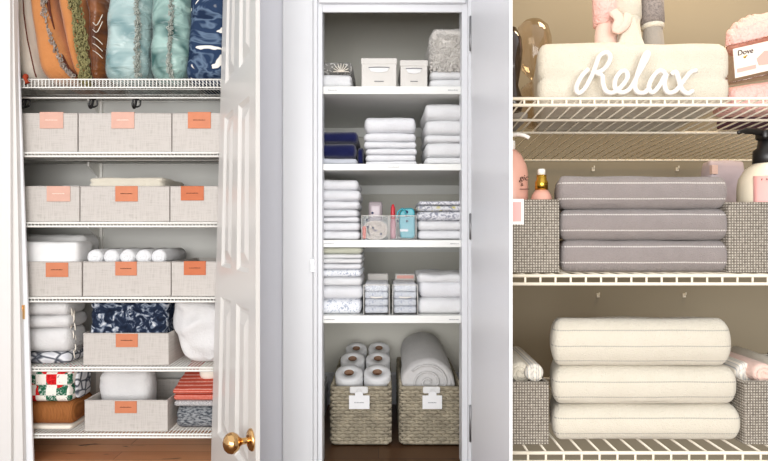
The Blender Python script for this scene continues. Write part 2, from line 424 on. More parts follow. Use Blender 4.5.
# return wall between closet 2 and the near shelving
def plan(pts, z0, z1):
    m = len(pts); return MB().add([(x,y,z0) for x,y in pts]+[(x,y,z1) for x,y in pts],
        [tuple(range(m))[::-1], tuple(range(m,2*m))]+[(i,(i+1)%m,(i+1)%m+m,i+m) for i in range(m)])
struct('wall_return', plan([(.2425,1.652),(.250,1.645),(.322,2.115),(.3075,2.115)], 0, ZT), 'trim')
d2 = struct('door_2', plan([(.2425,1.15),(.2465,1.15),(.2505,1.65),(.2425,1.65)], .005, ZT-.02), 'trim', bevel=.0006)
struct('edge_strip', MB().box(.2405,.2425,1.15,1.19,.005,ZT-.02), 'trim', d2)
# near shelving shell
struct('wall_back', MB().box(.285, XR, B3, B3+.05, 0, ZT), 'wall3')
struct('ceiling', MB().box(.24, XR, D3-.05, B3+.05, ZT, ZT+.04), 'wall3')
# hinges and strike plate
def hinge(px, y0, y1, D, m, label):
    r = empty('door_hinge', (X(px,D), D, Z(y1,D)), label, 'hinge', 'door hinges on the closet jambs')
    w = .007
    MB().box(X(px,D)-w*.6, X(px,D)+w*.9, D-.004, D, Z(y1,D), Z(y0,D)).build('leaf_plate', m, r, False)
    z0, z1 = Z(y1,D), Z(y0,D)
    MB().lathe([(0,z0-.003),(.004,z0),(.004,z1),(0,z1+.003)], (X(px,D)-.003, D-.006, 0), 10).build('knuckle', m, r)
hinge(471, 17, 51, 2.058, 'steel', 'dark steel hinge at the top of the middle closet right jamb')
hinge(471, 214, 239, 2.058, 'steel', 'dark steel hinge halfway up the middle closet right jamb')
hinge(471, 405, 441, 2.058, 'steel', 'dark steel hinge low on the middle closet right jamb')
hinge(23, 305, 319, 2.074, 'brass', 'small brass hinge on the left closet jamb beside folded blankets')
o = MB().box(X(310.5,2.062), X(314.5,2.062), 2.061, 2.066, Z(272,2.062), Z(259,2.062)).build('strike_plate', 'steel', None, False)
tag(o, 'small steel strike plate on white casing left of the middle closet', 'strike plate')
# ------------------------------------------------------------------ panel door
hb, ht = X(211,2.08), X(223,2.08); fx, fy = X(255.6,1.62), 1.62
zb, ztp = Z(461,2.08), Z(0,2.08)
nrm = Vector((-.46,-.25,0)).normalized()
def dp(u, z, off=0.0):
    hx = hb+(ht-hb)*(z-zb)/(ztp-zb)
    return Vector((hx+(fx-hx)*u, 2.08+(fy-2.08)*u, z))+nrm*off
TH = .012
us = [0,.16,.44,.58,.86,1]; zs = [.01,.14,.60,.70,1.20,1.31,1.98,2.1]
mb = MB()
for i in range(5):
    for j in range(7):
        u0,u1,z0,z1 = us[i],us[i+1],zs[j],zs[j+1]
        if i in (1,3) and j in (1,3,5):
            rings = [(0,0),(.012,-.009),(.022,-.009),(.055,.0)]
            prev = None; L = 0.55
            for ins, off in rings:
                a = ins/L
                cur = [dp(u0+a,z0+ins,off), dp(u1-a,z0+ins,off), dp(u1-a,z1-ins,off), dp(u0+a,z1-ins,off)]
                if prev:
                    for k in range(4): mb.add([prev[k],prev[(k+1)%4],cur[(k+1)%4],cur[k]], [(0,1,2,3)])
                prev = cur
            mb.add(prev, [(0,1,2,3)])
        else: mb.add([dp(u0,z0),dp(u1,z0),dp(u1,z1),dp(u0,z1)], [(0,1,2,3)])
A = [dp(0,.01,-.0001),dp(1,.01,-.0001),dp(1,.01,-TH),dp(0,.01,-TH)]; Bq = [dp(0,2.1,-.0001),dp(1,2.1,-.0001),dp(1,2.1,-TH),dp(0,2.1,-TH)]
mb.add(A+Bq, [(3,2,1,0),(4,5,6,7),(1,2,6,5),(2,3,7,6),(3,0,4,7)])
d1 = struct('door_1', mb, 'door')
# knob
kz = Z(440, 1.65); base = dp(.93, kz)
def lathe_dir(prof, base, ax, m, name, parent, n=28):
    q = ax.to_track_quat('Z', 'Y').to_matrix()
    mb = MB().lathe(prof, (0,0,0), n)
    for i, p in enumerate(mb.v): mb.v[i] = base + q @ p
    return mb.build(name, m, parent)
kn = lathe_dir([(0,0),(.031,0),(.031,.004),(.026,.009),(.018,.011),(0,.011)], base, nrm, 'brass', 'door_knob', d1)
ORG[kn.name] = ORG[d1.name]
lathe_dir([(0,.008),(.011,.008),(.009,.016),(.0095,.028),(.014,.034),(.0225,.040),(.0285,.050),(.0290,.058),(.025,.068),(.017,.075),(.008,.078),(0,.0785)], base, nrm, 'brass', 'knob_ball', d1)
# ------------------------------------------------------------------ wire shelves
def wire_shelf(label, x0, x1, yf, yb, zt, lip, sp, r, m, bars=(), group=None, rk=1.35, wk=.6):
    ro = empty('wire_shelf', ((x0+x1)/2, yf, zt), label, 'shelf', group)
    d = MB()
    k = int((x1-x0)/sp)
    for i in range(k+1):
        x = x0+i*sp
        d.box(x-r*wk, x+r*wk, yf, yb if (x > .295 or x < 0) else 1.63, zt-r*1.4, zt-.0002)
    for b, z in bars: d.tube([(x0,b,zt-z),(x1,b,zt-z)], r*1.25, 8)
    xb_ = max(x0,.295) if x0 > 0 else x0
    d.tube([(xb_,yb-.004,zt-r*2.2),(x1,yb-.004,zt-r*2.2)], r*1.2, 6)
    d.build('deck', m, ro)
    f = MB(); rr = r*rk
    f.tube([(x0,yf-.003,zt-rr),(x1,yf-.003,zt-rr)], rr, 8); f.tube([(x0,yf-.003,zt-lip+rr),(x1,yf-.003,zt-lip+rr)], rr, 8)
    for i in range(k+1):
        x = x0+i*sp
        f.box(x-r*.8, x+r*.8, yf-.004, yf-.002, zt-lip+rr, zt-rr)
    f.build('front_lip', m, ro)
    return ro
SH = {}
g1 = 'white wire shelves in the left closet'
names = ['under the standing pillows','under the topmost row of linen bins','under the second row of linen bins','under the third row of linen bins','under the bin of navy floral cloth','lowest, just above the wood floor']
for i, (yt, yb_) in enumerate([(79,88.5),(152,157.5),(222,227.5),(297,302.5),(366.5,371.5),(433,438)]):
    zt = Z(yt, D0); SH[i+1] = zt
    bars = [(D0+.2,.005)] if i else [(D0+.012,.0),(D0+.13,.006),(D0+.22,.006)]
    r = wire_shelf('white wire closet shelf '+names[i], -1.57, -.48, D0, B1-.004, zt, (yb_-yt)*D0/F, .0125, .0016, 'wire_white', bars, g1, rk=(2.3 if i else 1.6))
    if i == 0:
        b = MB().tube([(-1.57,D0+.05,zt-.055),(-.48,D0+.05,zt-.055)], .003, 8); b.build('hang_rail', 'wire_white', r)
# wall standard with brackets
st = empty('shelf_standard', (X(101,B1), B1-.01, 0), 'white vertical track on the back wall carrying the left closet shelves', 'shelf track')
xs = X(119.5,B1)
def xs_px(px): return X(px, B1)
MB().box(xs_px(97.3), xs_px(103.2), B1-.012, B1, .1, 1.75).build('track', 'wire_white', st, False)
for i in range(1, 7):
    mb = MB(); z = SH[i]-.006; xx = (xs_px(97.3)+xs_px(103.2))/2
    mb.add([(xx-.003,B1-.012,z),(xx+.003,B1-.012,z),(xx+.003,B1-.10,z),(xx-.003,B1-.10,z),
            (xx-.003,B1-.012,z-.055),(xx+.003,B1-.012,z-.055),(xx+.003,B1-.10,z-.014),(xx-.003,B1-.10,z-.014)],
            [(0,1,2,3),(7,6,5,4),(0,4,5,1),(1,5,6,2),(2,6,7,3),(3,7,4,0)])
    mb.build('bracket', 'wire_white', st, False)
# black hooks under the top shelf
for i, (px, w) in enumerate([(26,.022),(93.5,.016),(136.5,.016)]):
    D = 2.16; x = X(px,D); z = SH[1]-.056
    mb = MB().box(x-w*.5,x+w*.5,D-.006,D+.004,z-.004,z+.004)
    mb.tube(spline([(x,D,z),(x,D-.008,z-.02),(x,D-.018,z-.036),(x,D-.030,z-.034),(x,D-.034,z-.022)]), .0045, 8)
    mb.tube(spline([(x-.012,D,z-.002),(x-.014,D,z-.022),(x-.004,D,z-.030),(x+.012,D,z-.024),(x+.014,D,z-.006)]), .0032, 8)
    o = mb.build('rail_hook', 'black')
    tag(o, 'black hook hanging from the top wire shelf '+['at its left end','just left of the white wall track','right of the white wall track'][i], 'hook', 'black hooks under the top wire shelf')
# ------------------------------------------------------------------ linen bins
def dashes(parent, x0, x1, y, z, m, seed=0, h=.0022):
    rd = random.Random(seed); mb = MB(); x = x0
    while x < x1:
        w = rd.uniform(.0016,.0034); mb.box(x, min(x+w, x1), y-.0006, y, z, z+h*rd.choice((.8,1,1.15))); x += w+.0008
    return mb.build('lettering', m, parent, False)
def linen_bin(x0, x1, z0, z1, y0, depth, lab, leather, label, group, tcol='dark_text', lab_z=None, seed=1):
    ro = empty('linen_bin', ((x0+x1)/2, y0, z0), label, 'storage bin', group)
    t = .004; y1 = y0+depth
    mb = MB().box(x0,x1,y0,y0+t,z0,z1).box(x0,x1,y1-t,y1,z0,z1).box(x0,x0+t,y0+t,y1-t,z0,z1).box(x1-t,x1,y0+t,y1-t,z0,z1).box(x0+t,x1-t,y0+t,y1-t,z0,z0+t)
    mb.build('body', 'linen', ro, False, bevel=.0012)
    r = MB(); e = .0022
    r.tube([(x0,y0+.001,z1-e),(x1,y0+.001,z1-e)], e, 6).tube([(x0,y0+.001,z0+e),(x1,y0+.001,z0+e)], e, 6)
    r.build('seam_edge', 'linen', ro)
    lx0, lx1, lz0, lz1 = lab
    lb = MB().box(lx0,lx1,y0-.003,y0-.0004,lz0,lz1).box(lx0,lx1,y0-.003,y0+t+.002,lz1-.001,lz1+.0015).build('leather_label', leather, ro, False, label='stitched leather label folded over the front rim', bevel=.001)
    w = lx1-lx0; dashes(lb, lx0+w*.24, lx1-w*.24, y0-.003, (lz0+lz1)/2, tcol, seed)
    return ro
gb = 'linen storage bins in the left closet'
yB = D0+.012
rows = [
 (2, 113, [(-17,77.3),(78.6,171.3),(172.3,262)], [(40,63.5,112.5,128.5),(111.5,134.5,112.5,128.5),(188,211,112.5,128.5)], ['leather_pink','leather_pink','leather'],
   ['topmost linen bin at the left with a pale pink leather label','topmost linen bin in the middle, pale pink leather label, nothing showing above it','topmost linen bin at the right with shiny orange leather label'], ['pale_text','pale_text','dark_text']),
 (3, 186, [(-13,79.3),(80.4,169.3),(170.3,260)], [(47,70.5,186.5,201.5),(115.5,138,186.5,201.5),(181,204,186.5,200.5)], ['leather_pink','leather','leather_dark'],
   ['linen bin with pale pink label and crumpled cloth at its rim, second row','linen bin with a folded cream blanket lying on top','linen bin at the right of the second row with an orange label, nothing on top'], ['pale_text','dark_text','dark_text']),
 (4, 261.5, [(-9,81.6),(83,170.6),(171.6,258)], [(46,68.5,263,277),(115.5,137,262,275.5),(184,206,261.5,275)], ['leather','leather','leather_dark'],
   ['linen bin filled with folded white sheets','linen bin holding a row of rolled white towels','empty looking linen bin in the third row at the right'], ['dark_text']*3)]
sd = 1
for s, yt, cols, labs, les, names_, tc in rows:
    for c in range(3):
        x0, x1 = X(cols[c][0], yB), X(cols[c][1], yB); l = labs[c]
        linen_bin(x0, x1, SH[s]+.0006, Z(yt, yB), yB, .30, (X(l[0],yB), X(l[1],yB), Z(l[3],yB), Z(l[2],yB)), les[c], names_[c], gb, tc[c], seed=sd); sd += 1
linen_bin(X(83.3,yB), X(168.6,yB), SH[5]+.0006, Z(333,yB), yB, .30, (X(116,yB),X(138,yB),Z(347,yB),Z(334,yB)), 'leather', 'linen bin stuffed with navy floral cloth', gb, seed=21)
linen_bin(X(84.6,yB), X(167.6,yB), SH[6]+.0006, Z(400,yB), yB, .30, (X(115,yB),X(137,yB),Z(413,yB),Z(401.5,yB)), 'leather', 'lowest linen bin, holding one folded white towel', gb, seed=22)
# ------------------------------------------------------------------ soft goods helper
def soft(name, label, cat, m, px0, px1, z0, z1, D, depth, group=None, r=None, **kw):
    h = z1-z0
    if r is None: r = (min(.018,h*.5), min(.03,h*.6), h*.49)
    mb = MB().rbox(X(px0,D), X(px1,D), D, D+depth, z0, z1, r, **kw)
    return tag(mb.build(name, m), label, cat, group)
# bin contents
D = 2.14
soft('folded_blanket','folded cream blanket lying across the middle linen bin, second row','blanket','cream_towel',88,163,Z(187,D0)-.03,Z(176,D0),D,.24,grooves=(.75,),gd=.004,gw=.003,amp=.003,n=(20,8,10),r=(.012,.02,.012))
o = MB().rbox(X(29,D),X(77,D),D,D+.24,Z(189,D0)-.03,Z(184.5,D0),(.01,.02,.01),n=(18,8,6),amp=.006,fr=30).build('crumpled_cloth','sheet'); tag(o,'crumpled white cloth just showing above a pink labelled linen bin','cloth')
zb4 = SH[4]+.006
g = 'white sheets in the left bin of the third row'
soft('folded_sheet','thick folded white sheet at the front of the left bin in the third row','sheet','sheet',14,77,zb4,Z(242,D0),2.13,.13,g,r=(.012,.02,.012),amp=.004,n=(16,8,10))
soft('folded_sheet','soft white sheet folded behind the front one, standing higher in the left bin','sheet','sheet',8,84,zb4,Z(235,D0),2.275,.14,g,r=(.03,.03,.03),amp=.006,n=(16,8,10),grooves=(.6,),gd=.004)
gw_ = 'rolled white towels in the third row bin'
for i, px in enumerate([94.5,111,127,143,158.5]):
    D = 2.15; x = X(px,D)*1.0; z = Z(249.5,D0)-.0285; mb = MB(); r0 = .0275
    prof = [(0,-.002),(r0*.5,-.004),(r0*.9,0),(r0,.008),(r0*1.02,.1),(r0,.22),(r0*.6,.228),(0,.228)]
    mb.lathe(prof, (x, D, z), 20, 'Y')
    for k, p in enumerate(mb.v): mb.v[k] = p+mn.noise_vector(p*40)*.0015
    o = mb.build('rolled_towel','white_towel2')
    sp_ = MB().tube([(x+math.cos(t)*(.003+t*.0016), D-.0035, z+math.sin(t)*(.003+t*.0016)) for t in [q*.5 for q in range(26)]], .0012, 5)
    sp_.build('spiral_edge','white_towel2',o)
    tag(o, ['leftmost rolled white towel in the bin','second rolled white towel from the left in the bin','middle rolled white towel in the bin','fourth rolled white towel from the left in the bin','rightmost rolled white towel in the bin'][i],'towel',gw_)
# support under rolls
o = MB().rbox(X(88,2.15),X(164.5,2.15),2.135,2.39,zb4,Z(249.5,D0)-.058,(.01,.01,.01),n=(10,6,4),amp=.001).build('folded_towel','white_towel2'); tag(o,'folded white towel lying flat beneath the rolled towels','towel')
# floral cloth
soft('folded_tablecloth','navy and white floral cloth bulging from a linen bin','cloth','floral',88,165.5,SH[5]+.006,Z(302.5,D0),2.13,.15,r=(.02,.03,.02),amp=.010,fr=22,n=(34,14,20),grooves=(.62,.82),gd=.006,gw=.006)
# left stack on shelf 5
D = 2.125
g = 'white blankets stacked at the left of the fifth shelf'
zz = [SH[5]+.0006, Z(354.5,D0), Z(330,D0), Z(317,D0), Z(303.5,D0)]
soft('folded_blanket','grey ring patterned blanket at the bottom of the white blanket stack','blanket','rings',15,68.5,zz[0],zz[1],D,.16,g,amp=.004,n=(16,8,8))
soft('folded_blanket','thickest white blanket, resting on the grey ring patterned one','blanket','puffy',12,68.5,zz[1],zz[2],D,.15,g,r=(.025,.035,.035),amp=.004,n=(16,8,10))
soft('folded_blanket','white blanket second from the top at the left of the fifth shelf','blanket','puffy',13,69,zz[2],zz[3],D,.15,g,amp=.004,n=(16,8,8))
soft('folded_blanket','topmost white blanket of the stack beside the floral cloth bin','blanket','puffy',14,67.5,zz[3],zz[4],D,.15,g,amp=.004,n=(16,8,8))
rd = random.Random(3); mb = MB()
for i in range(46):
    px = rd.uniform(69.5,76); D_ = rd.uniform(2.15,2.3); z = rd.uniform(zz[1],zz[4]); x = X(px,D_)
    mb.tube(spline([(x,D_,z),(x+.004,D_-.004,z-.012),(x+rd.uniform(-.004,.006),D_,z-.026)],3), .0022, 5)
o = mb.build('throw_fringe','cream_pillow'); tag(o,'beige fringed throw hanging beside the white blanket stack','throw')
o = MB().rbox(X(67.8,2.17),X(73,2.17),2.17,2.25,SH[5]+.0006,Z(320,D0),(.006,.03,.03),n=(6,10,16),amp=.006,fr=30).build('folded_throw','herring'); tag(o,'narrow grey patterned throw tucked to the right of the white blanket stack','throw')
# puffy comforter right
def ctf(P): return P
D = 2.135
mb = MB().rbox(X(168.5,D),X(228,D),D,D+.30,SH[5]+.0006,Z(303.5,D0),(.05,.06,.07),n=(30,14,30),amp=.02,fr=15,seed=4,grooves=(.45,.8),gd=.006,gw=.02,
    tf=lambda P: Vector((P.x+max(0,(Z(335,D0)-P.z))*.42*max(0,(X(215,2.13)-P.x)/.15), P.y, P.z)))
o = mb.build('folded_comforter','puffy'); tag(o,'big puffy white comforter bundled at the right of the fifth shelf','comforter')
# lowest shelf: towel in bin
o = MB().rbox(X(95,2.18),X(149,2.18),2.18,2.30,SH[6]+.006,Z(373.5,D0),(.045,.05,.06),n=(20,12,14),amp=.008,fr=16,grooves=(.72,),gd=.008,tf=lambda P: Vector((P.x,P.y,P.z))).build('folded_towel','puffy')
tag(o,'plush white towel folded inside the lowest linen bin','towel')
# left stack shelf 6
D = 2.125
soft('folded_throw','brown folded throw with cream lining, under the patchwork quilt','throw','brown_fabric',22,73,SH[6]+.018,Z(404.5,D0),D,.17,amp=.003,n=(18,8,8))
soft('folded_blanket','cream blanket at the bottom left of the lowest shelf','blanket','cream_pillow',20,71,SH[6]+.0006,SH[6]+.018,D+.004,.17,amp=.002,n=(14,8,5))
mb = MB().rbox(X(18,D),X(70,D),D,D+.15,Z(404.5,D0),Z(373,D0),(.012,.02,.02),n=(20,10,16),grooves=(.5,),gd=.006,gw=.003,amp=.003)
o = mb.build('patchwork_quilt','quilt'); tag(o,'red, green and white patchwork quilt folded on the lowest shelf','quilt')
MB().rbox(X(70,D),X(74,D),D+.03,D+.13,Z(404,D0),Z(376,D0),(.006,.02,.02),n=(5,8,10),amp=.005,fr=30).build('side_folds','rings',o,label='loose dark printed folds at the side')
# right stack shelf 6
D = 2.13
g = 'woven throws stacked at the right of the lowest shelf'
zz = [SH[6]+.0006, Z(421,D0), Z(409.5,D0), Z(403.5,D0), Z(397,D0), Z(373,D0)]
bx = lambda dz: (lambda P: Vector((P.x-(P.y-2.13)*.0, P.y, P.z)))
soft('folded_throw','charcoal marled throw at the bottom of the stack beneath the coral throws','throw','marl',174,230,zz[0],zz[2],D,.28,g,amp=.002,n=(16,8,8),grooves=(.5,),gd=.004,gw=.003)
soft('folded_throw','grey and white herringbone throw between charcoal and coral throws','throw','herring',173,230,zz[2],zz[3],D,.28,g,amp=.002,n=(16,8,5))
soft('folded_throw','lower coral woven throw lying on the herringbone one','throw','coral',172.5,230,zz[3],zz[4],D,.28,g,amp=.002,n=(16,8,5))
mb = MB().rbox(X(172,D),X(214,D),D,D+.28,zz[4],zz[4]+.02,(.01,.015,.01),n=(16,16,5),amp=.003,fr=20,
   tf=lambda P: Vector((P.x,P.y,P.z+max(0,(P.y-2.15))*.30)))
o = mb.build('folded_throw','coral'); tag(o,'topmost coral woven throw sloping up to the back of the stack','throw',g)
mb = MB().rbox(X(196,2.2),X(240,2.2),2.2,2.42,zz[4]+.022,zz[5]+.01,(.03,.05,.035),n=(14,10,8),amp=.006,fr=20)
o = mb.build('folded_throw','cream_pillow'); tag(o,'beige throw resting on the coral throws beside the door','throw',g)
# ------------------------------------------------------------------ pillows
def pillow(label, m, pt0, pt1, pb0, pb1, D, depth, parts=(), amp=.006, fr=10, seed=0, r=(.05,.08,.07), curve=0.0):
    z0 = SH[1]+.0006; z1 = z0+.40; zt_ = Z(0,D)
    def tf(P):
        k = (P.z-z0)/(zt_-z0); k2 = min(k, 1.25)
        a = pb0+(pt0-pb0)*k2+curve*k2*(1-k2)*4; b = pb1+(pt1-pb1)*k2+curve*k2*(1-k2)*4
        u = P.x
        return Vector((X(a+(b-a)*u, D), P.y, P.z))
    # build in unit x then map
    mb = MB(); h = .5; W = X(pb1,D)-X(pb0,D)
    tmp = MB().rbox(0, W, D, D+depth, z0, z1, (min(r[0],W*.48), r[1], r[2]), n=(14,16,24), amp=amp, fr=fr, seed=seed)
    for i, p in enumerate(tmp.v): tmp.v[i] = tf(Vector((p.x/W, p.y, p.z)))
    o = tmp.build('throw_pillow', m); tag(o, label, 'pillow', 'throw pillows standing on the top wire shelf')
    def edge(k, u):
        kk = k; a = pb0+(pt0-pb0)*kk+curve*kk*(1-kk)*4; b = pb1+(pt1-pb1)*kk+curve*kk*(1-kk)*4
        return a+(b-a)*u, z0+(zt_-z0)*kk
    return o, edge
def fringe(parent, name, m, pts, D, w, cnt, size, seed=1, label=None, drop=0):
    rd = random.Random(seed); mb = MB()
    for i in range(cnt):
        t = i/(cnt-1)*(len(pts)-1); j = min(int(t), len(pts)-2); f = t-j
        px = pts[j][0]*(1-f)+pts[j+1][0]*f; py = pts[j][1]*(1-f)+pts[j+1][1]*f
        x = X(px+rd.uniform(-w,w), D); y = D+rd.uniform(-.012,.014); z = Z(py, D)+rd.uniform(-.004,.004)
        a = rd.uniform(0,6.28); q = size*rd.uniform(.7,1.3)
        loop = [(x+math.cos(a)*q*math.cos(t2), y+math.sin(a)*q*math.cos(t2)-.003, z+q*math.sin(t2)) for t2 in [k*2*math.pi/6 for k in range(6)]]
        mb.tube(loop, q*.42, 5, closed=True)
    return mb.build(name, m, parent, label=label)
pillow('cream pillow with dark piping squeezed at the left end of the top shelf','cream_pillow',6,30,14,38,2.16,.28,seed=1)
p, e = pillow('left orange pillow with grey looped trim','orange',24,47,37,75,2.13,.28,seed=2,curve=-1.5)
fringe(p,'looped_trim','greyloop',[(42,-8),(45,12),(51,35),(58,55),(66,70),(74,77)],2.135,1.6,150,.0045,2)
MB().tube([(X(a,2.15),2.15,Z(b,2.15)) for a, b in [(47,-10),(49.5,12),(54,32),(60,52),(68,68),(76,76)]], .006, 8).build('cord','maroon',p)
MB().tube([(X(a,2.15),2.14,Z(b,2.15)) for a, b in [(24,-10),(25.5,15),(29,40),(33,58),(36,72),(38,78)]], .0025, 6).build('piping','maroon',p)
p, e = pillow('right orange pillow with long olive tasselled trim','orange',53,76,74,84,2.16,.28,seed=5,curve=-1)
fringe(p,'tassel_trim','olive',[(72,-8),(77,15),(81,35),(83,55),(85,72),(86,86)],2.12,4.6,330,.0062,5)
o,_ = pillow('brown satin pillow between the olive tassels and the aqua pillow','brown_velvet',82,103,86,102,2.20,.26,seed=6,amp=.01)
for k in range(5):
    yy = 22+k*7; MB().tube(spline([(X(92,2.18),2.185,Z(yy,2.18)),(X(97,2.18),2.18,Z(yy+3,2.18)),(X(102,2.18),2.185,Z(yy+(8 if k>1 else -8),2.18))],4), .0016, 5).build('feather_strand','cream_pillow',o)
p,_ = pillow('pale aqua satin pillow with braided cord','teal_satin',103,146,98,144,2.135,.28,seed=8,amp=.008,fr=13,r=(.05,.07,.06))
fringe(p,'braided_cord','tealcord',[(137,-8),(138,20),(138,40),(137,60),(138,77)],2.128,1.8,160,.0042,9)
p,_ = pillow('darker sea green satin pillow with braided cord','teal_satin2',147,188,145,184,2.135,.28,seed=12,amp=.008,fr=13,r=(.05,.07,.06))
fringe(p,'braided_cord','tealcord',[(172,-8),(171,20),(170,40),(169,60),(171,77)],2.128,1.6,140,.004,11)
pillow('navy and white ikat pillow at the right end of the top shelf','ikat',187,232,182,225,2.14,.28,seed=14,amp=.006,r=(.04,.07,.05))
o = MB().tube(spline([(X(27,2.1),2.094,SH[1]+.010),(X(28,2.1),2.084,SH[1]-.002),(X(30,2.1),2.085,SH[1]-.018)],4), [.009]*4+[.006]*4+[.010], 7).build('tassel','rust'); tag(o,'rust tassel hanging over the top wire shelf edge','tassel')
# ------------------------------------------------------------------ closet 2 shelves
TS = {}
nm = ['holding the two canvas boxes and shaggy rug','holding the navy towels','holding the clear bins with teal item','just above the wicker baskets']
for i, (a, b) in enumerate([(86.3,94),(163.8,170.3),(240,247.3),(315.6,323.2)]):
    TS[i+1] = Z(a, D0+.02); y0 = D0+.02
    mb = MB().box(-.28,.375,y0,B2-.002,Z(b,y0),TS[i+1])
    r = empty('wooden_shelf', (0,y0,TS[i+1]), 'white painted shelf '+nm[i], 'shelf', 'white shelves in the middle closet')
    mb.build('board','shelf_white',r,False,bevel=.0015)
    cz = Z(b,y0)
    MB().box(-.28,.375,B2-.02,B2-.001,cz-.042,cz-.0005).build('cleat','shelf_white',r,False,label='support strip along the back wall')
    spots = [[(327,338),(447,459)],[(387,400)],[(323,335),(449,460)],[(323,336),(448,460)]][i]
    for k, (p0, p1) in enumerate(spots):
        lb = MB().box(X(p0,y0),X(p1,y0),y0-.001,y0-.0002,Z((a+b)/2+1.3,y0),Z((a+b)/2-1.3,y0)).build('edge_label','shelf_white',r,False)
        dashes(lb, X(p0,y0)+.004, X(p1,y0)-.004, y0-.001, Z((a+b)/2+.4,y0), 'grey_text', 60+i*3+k, .0024)
Y0 = D0+.04
def stack(rows, px0, px1, cat='towel', depth=.30, group=None, D=Y0, jit=1.0, seed=0, name='folded_towel'):
    rd = random.Random(seed)
    for i, (ya, yb, m, label, *rest) in enumerate(rows):
        z0, z1 = Z(yb, D0+.02), Z(ya, D0+.02)
        kw = rest[0] if rest else {}
        a = px0+rd.uniform(-jit,jit); b = px1+rd.uniform(-jit,jit)
        h = z1-z0
        mb = MB().rbox(X(a,D),X(b,D),D+rd.uniform(0,.006),D+depth,z0+.0004,z1,(min(.014,h*.5),min(.03,h*.7),h*.49),
            n=(18,8,8),amp=kw.get('amp',.0025),fr=16,seed=seed+i*3,crown=kw.get('crown',.002),grooves=kw.get('grooves',()),gd=.004,gw=.003)
        tag(mb.build(name,m), label, kw.get('cat',cat), group)
# T1
g='linens on the top shelf of the middle closet'
stack([(71,86.3,'white_towel2','white folded towel under the dark grey damask cloth',{'grooves':(.5,)}),
       (59,71,'damask','dark grey damask folded cloth with a pale floral motif',{'cat':'cloth'})],308,352,seed=3,group=g,depth=.34)
rd = random.Random(5); mb = MB()
for k in range(9):
    a = math.pi*(k/8); x = X(341,Y0); z = Z(70,D0)+.004
    mb.tube(spline([(x,Y0-.0015,z),(x+math.cos(a)*.018,Y0-.003,z+math.sin(a)*.016),(x+math.cos(a)*.028,Y0-.001,z+math.sin(a)*.030)],4), .0016, 5)
dk = [x for x in bpy.data.objects if x.get('label','').startswith('dark grey damask')][0]
mb.build('flower_motif','cream_pillow',dk,label='pale stitched flower')
def canvas_box(a, b, top, label, D=Y0):
    x0, x1 = X(a,D), X(b,D); z0 = TS[1]+.0005; z1 = Z(top,D)
    r = empty('canvas_box', ((x0+x1)/2,D,z0), label, 'box', 'off white canvas boxes on the top shelf')
    MB().box(x0+.002,x1-.002,D+.002,D+.26,z0,z1-.012).build('body','canvas_box',r,False,bevel=.003)
    MB().box(x0,x1,D,D+.264,z1-.022,z1).build('lid','canvas_box',r,False,bevel=.003)
    w = x1-x0; c = (x0+x1)/2; zc = z0+(z1-z0)*.60
    MB().poly([(c-w*.28,zc+.006),(c-w*.22,zc-.006),(c,zc-.010),(c+w*.22,zc-.006),(c+w*.28,zc+.006)],D-.002,D+.004).build('handle_slot','sheet',r,False)
    MB().tube(spline([(c-w*.29,D-.001,zc+.008),(c,D-.003,zc+.009),(c+w*.29,D-.001,zc+.008)],4),.0016,5).build('handle_trim','grey_text',r)
    MB().tube([(c-w*.13,D-.001,z0+.022),(c+w*.13,D-.001,z0+.022)],.0015,5).build('label_holder','grey_text',r)
canvas_box(361,397,58,'wider off white canvas box with curved handle slot')
canvas_box(400,428,60,'narrower off white canvas box beside the shaggy rug')
# shaggy rug
mb = MB().rbox(X(430.5,Y0),X(470,Y0),Y0,Y0+.3,Z(68,D0),Z(22,D0),(.03,.04,.04),n=(26,16,30),amp=.008,fr=30)
rd = random.Random(8)
for i in range(900):
    x = rd.uniform(X(430,Y0),X(468,Y0)); z = rd.uniform(Z(68,D0),Z(30,D0))
    if x < X(436,Y0) and z > Z(36,D0): continue
    q = rd.uniform(.003,.006); mb.tube([(x,Y0+.004,z),(x+rd.uniform(-.003,.003),Y0-q,z-.002),(x+rd.uniform(-.004,.004),Y0-q*.6,z-.007)], .0016, 4)
o = mb.build('shaggy_rug','shaggy'); tag(o,'shaggy beige bath rug folded on the top right shelf','rug')
stack([(68,77,'white_towel2','upper white towel beneath the shaggy rug'),(77,86.3,'white_towel2','lower white towel beneath the shaggy rug')][::-1],430,470,seed=8,group=g)
# T2
g='towels on the second shelf of the middle closet'
stack([(157,163.8,'palegrey','pale grey towel beneath the navy towels'),(142,157,'navy','lower navy towel, lying on the pale grey one'),(129.5,142,'navy','upper navy towel, topmost of its short stack')],310,357,seed=12,group=g)
o = MB().rbox(X(357.5,2.2),X(364,2.2),2.18,2.42,TS[2]+.0005,Z(144,D0),(.006,.03,.02),n=(5,10,10),amp=.004,fr=24).build('folded_towel','navy'); tag(o,'navy towel edge tucked behind the navy stack at its right','towel',g)
rows = [(160,163.8),(153.5,160),(147,153.5),(140,147),(131,140),(115.5,131)]
nmz = ['bottom','fifth from top','fourth from top','third from top','second from top','topmost and thickest']
stack([(a,b,'white_towel','white towel in the stack right of the navy towels, '+nmz[i],{'crown':.003}) for i,(a,b) in enumerate(rows)],364.5,417,seed=20,group=g)
rows = [(156,163.8),(141,156),(133,141),(118,133),(101.5,118)]
nmz = ['bottom','second from the bottom','middle, thinner than the others','second from the top','topmost']
stack([(a,b,'white_towel2','white towel in the rightmost stack above the clear bins, '+nmz[i]) for i,(a,b) in enumerate(rows)],425.5,470,seed=30,group=g)
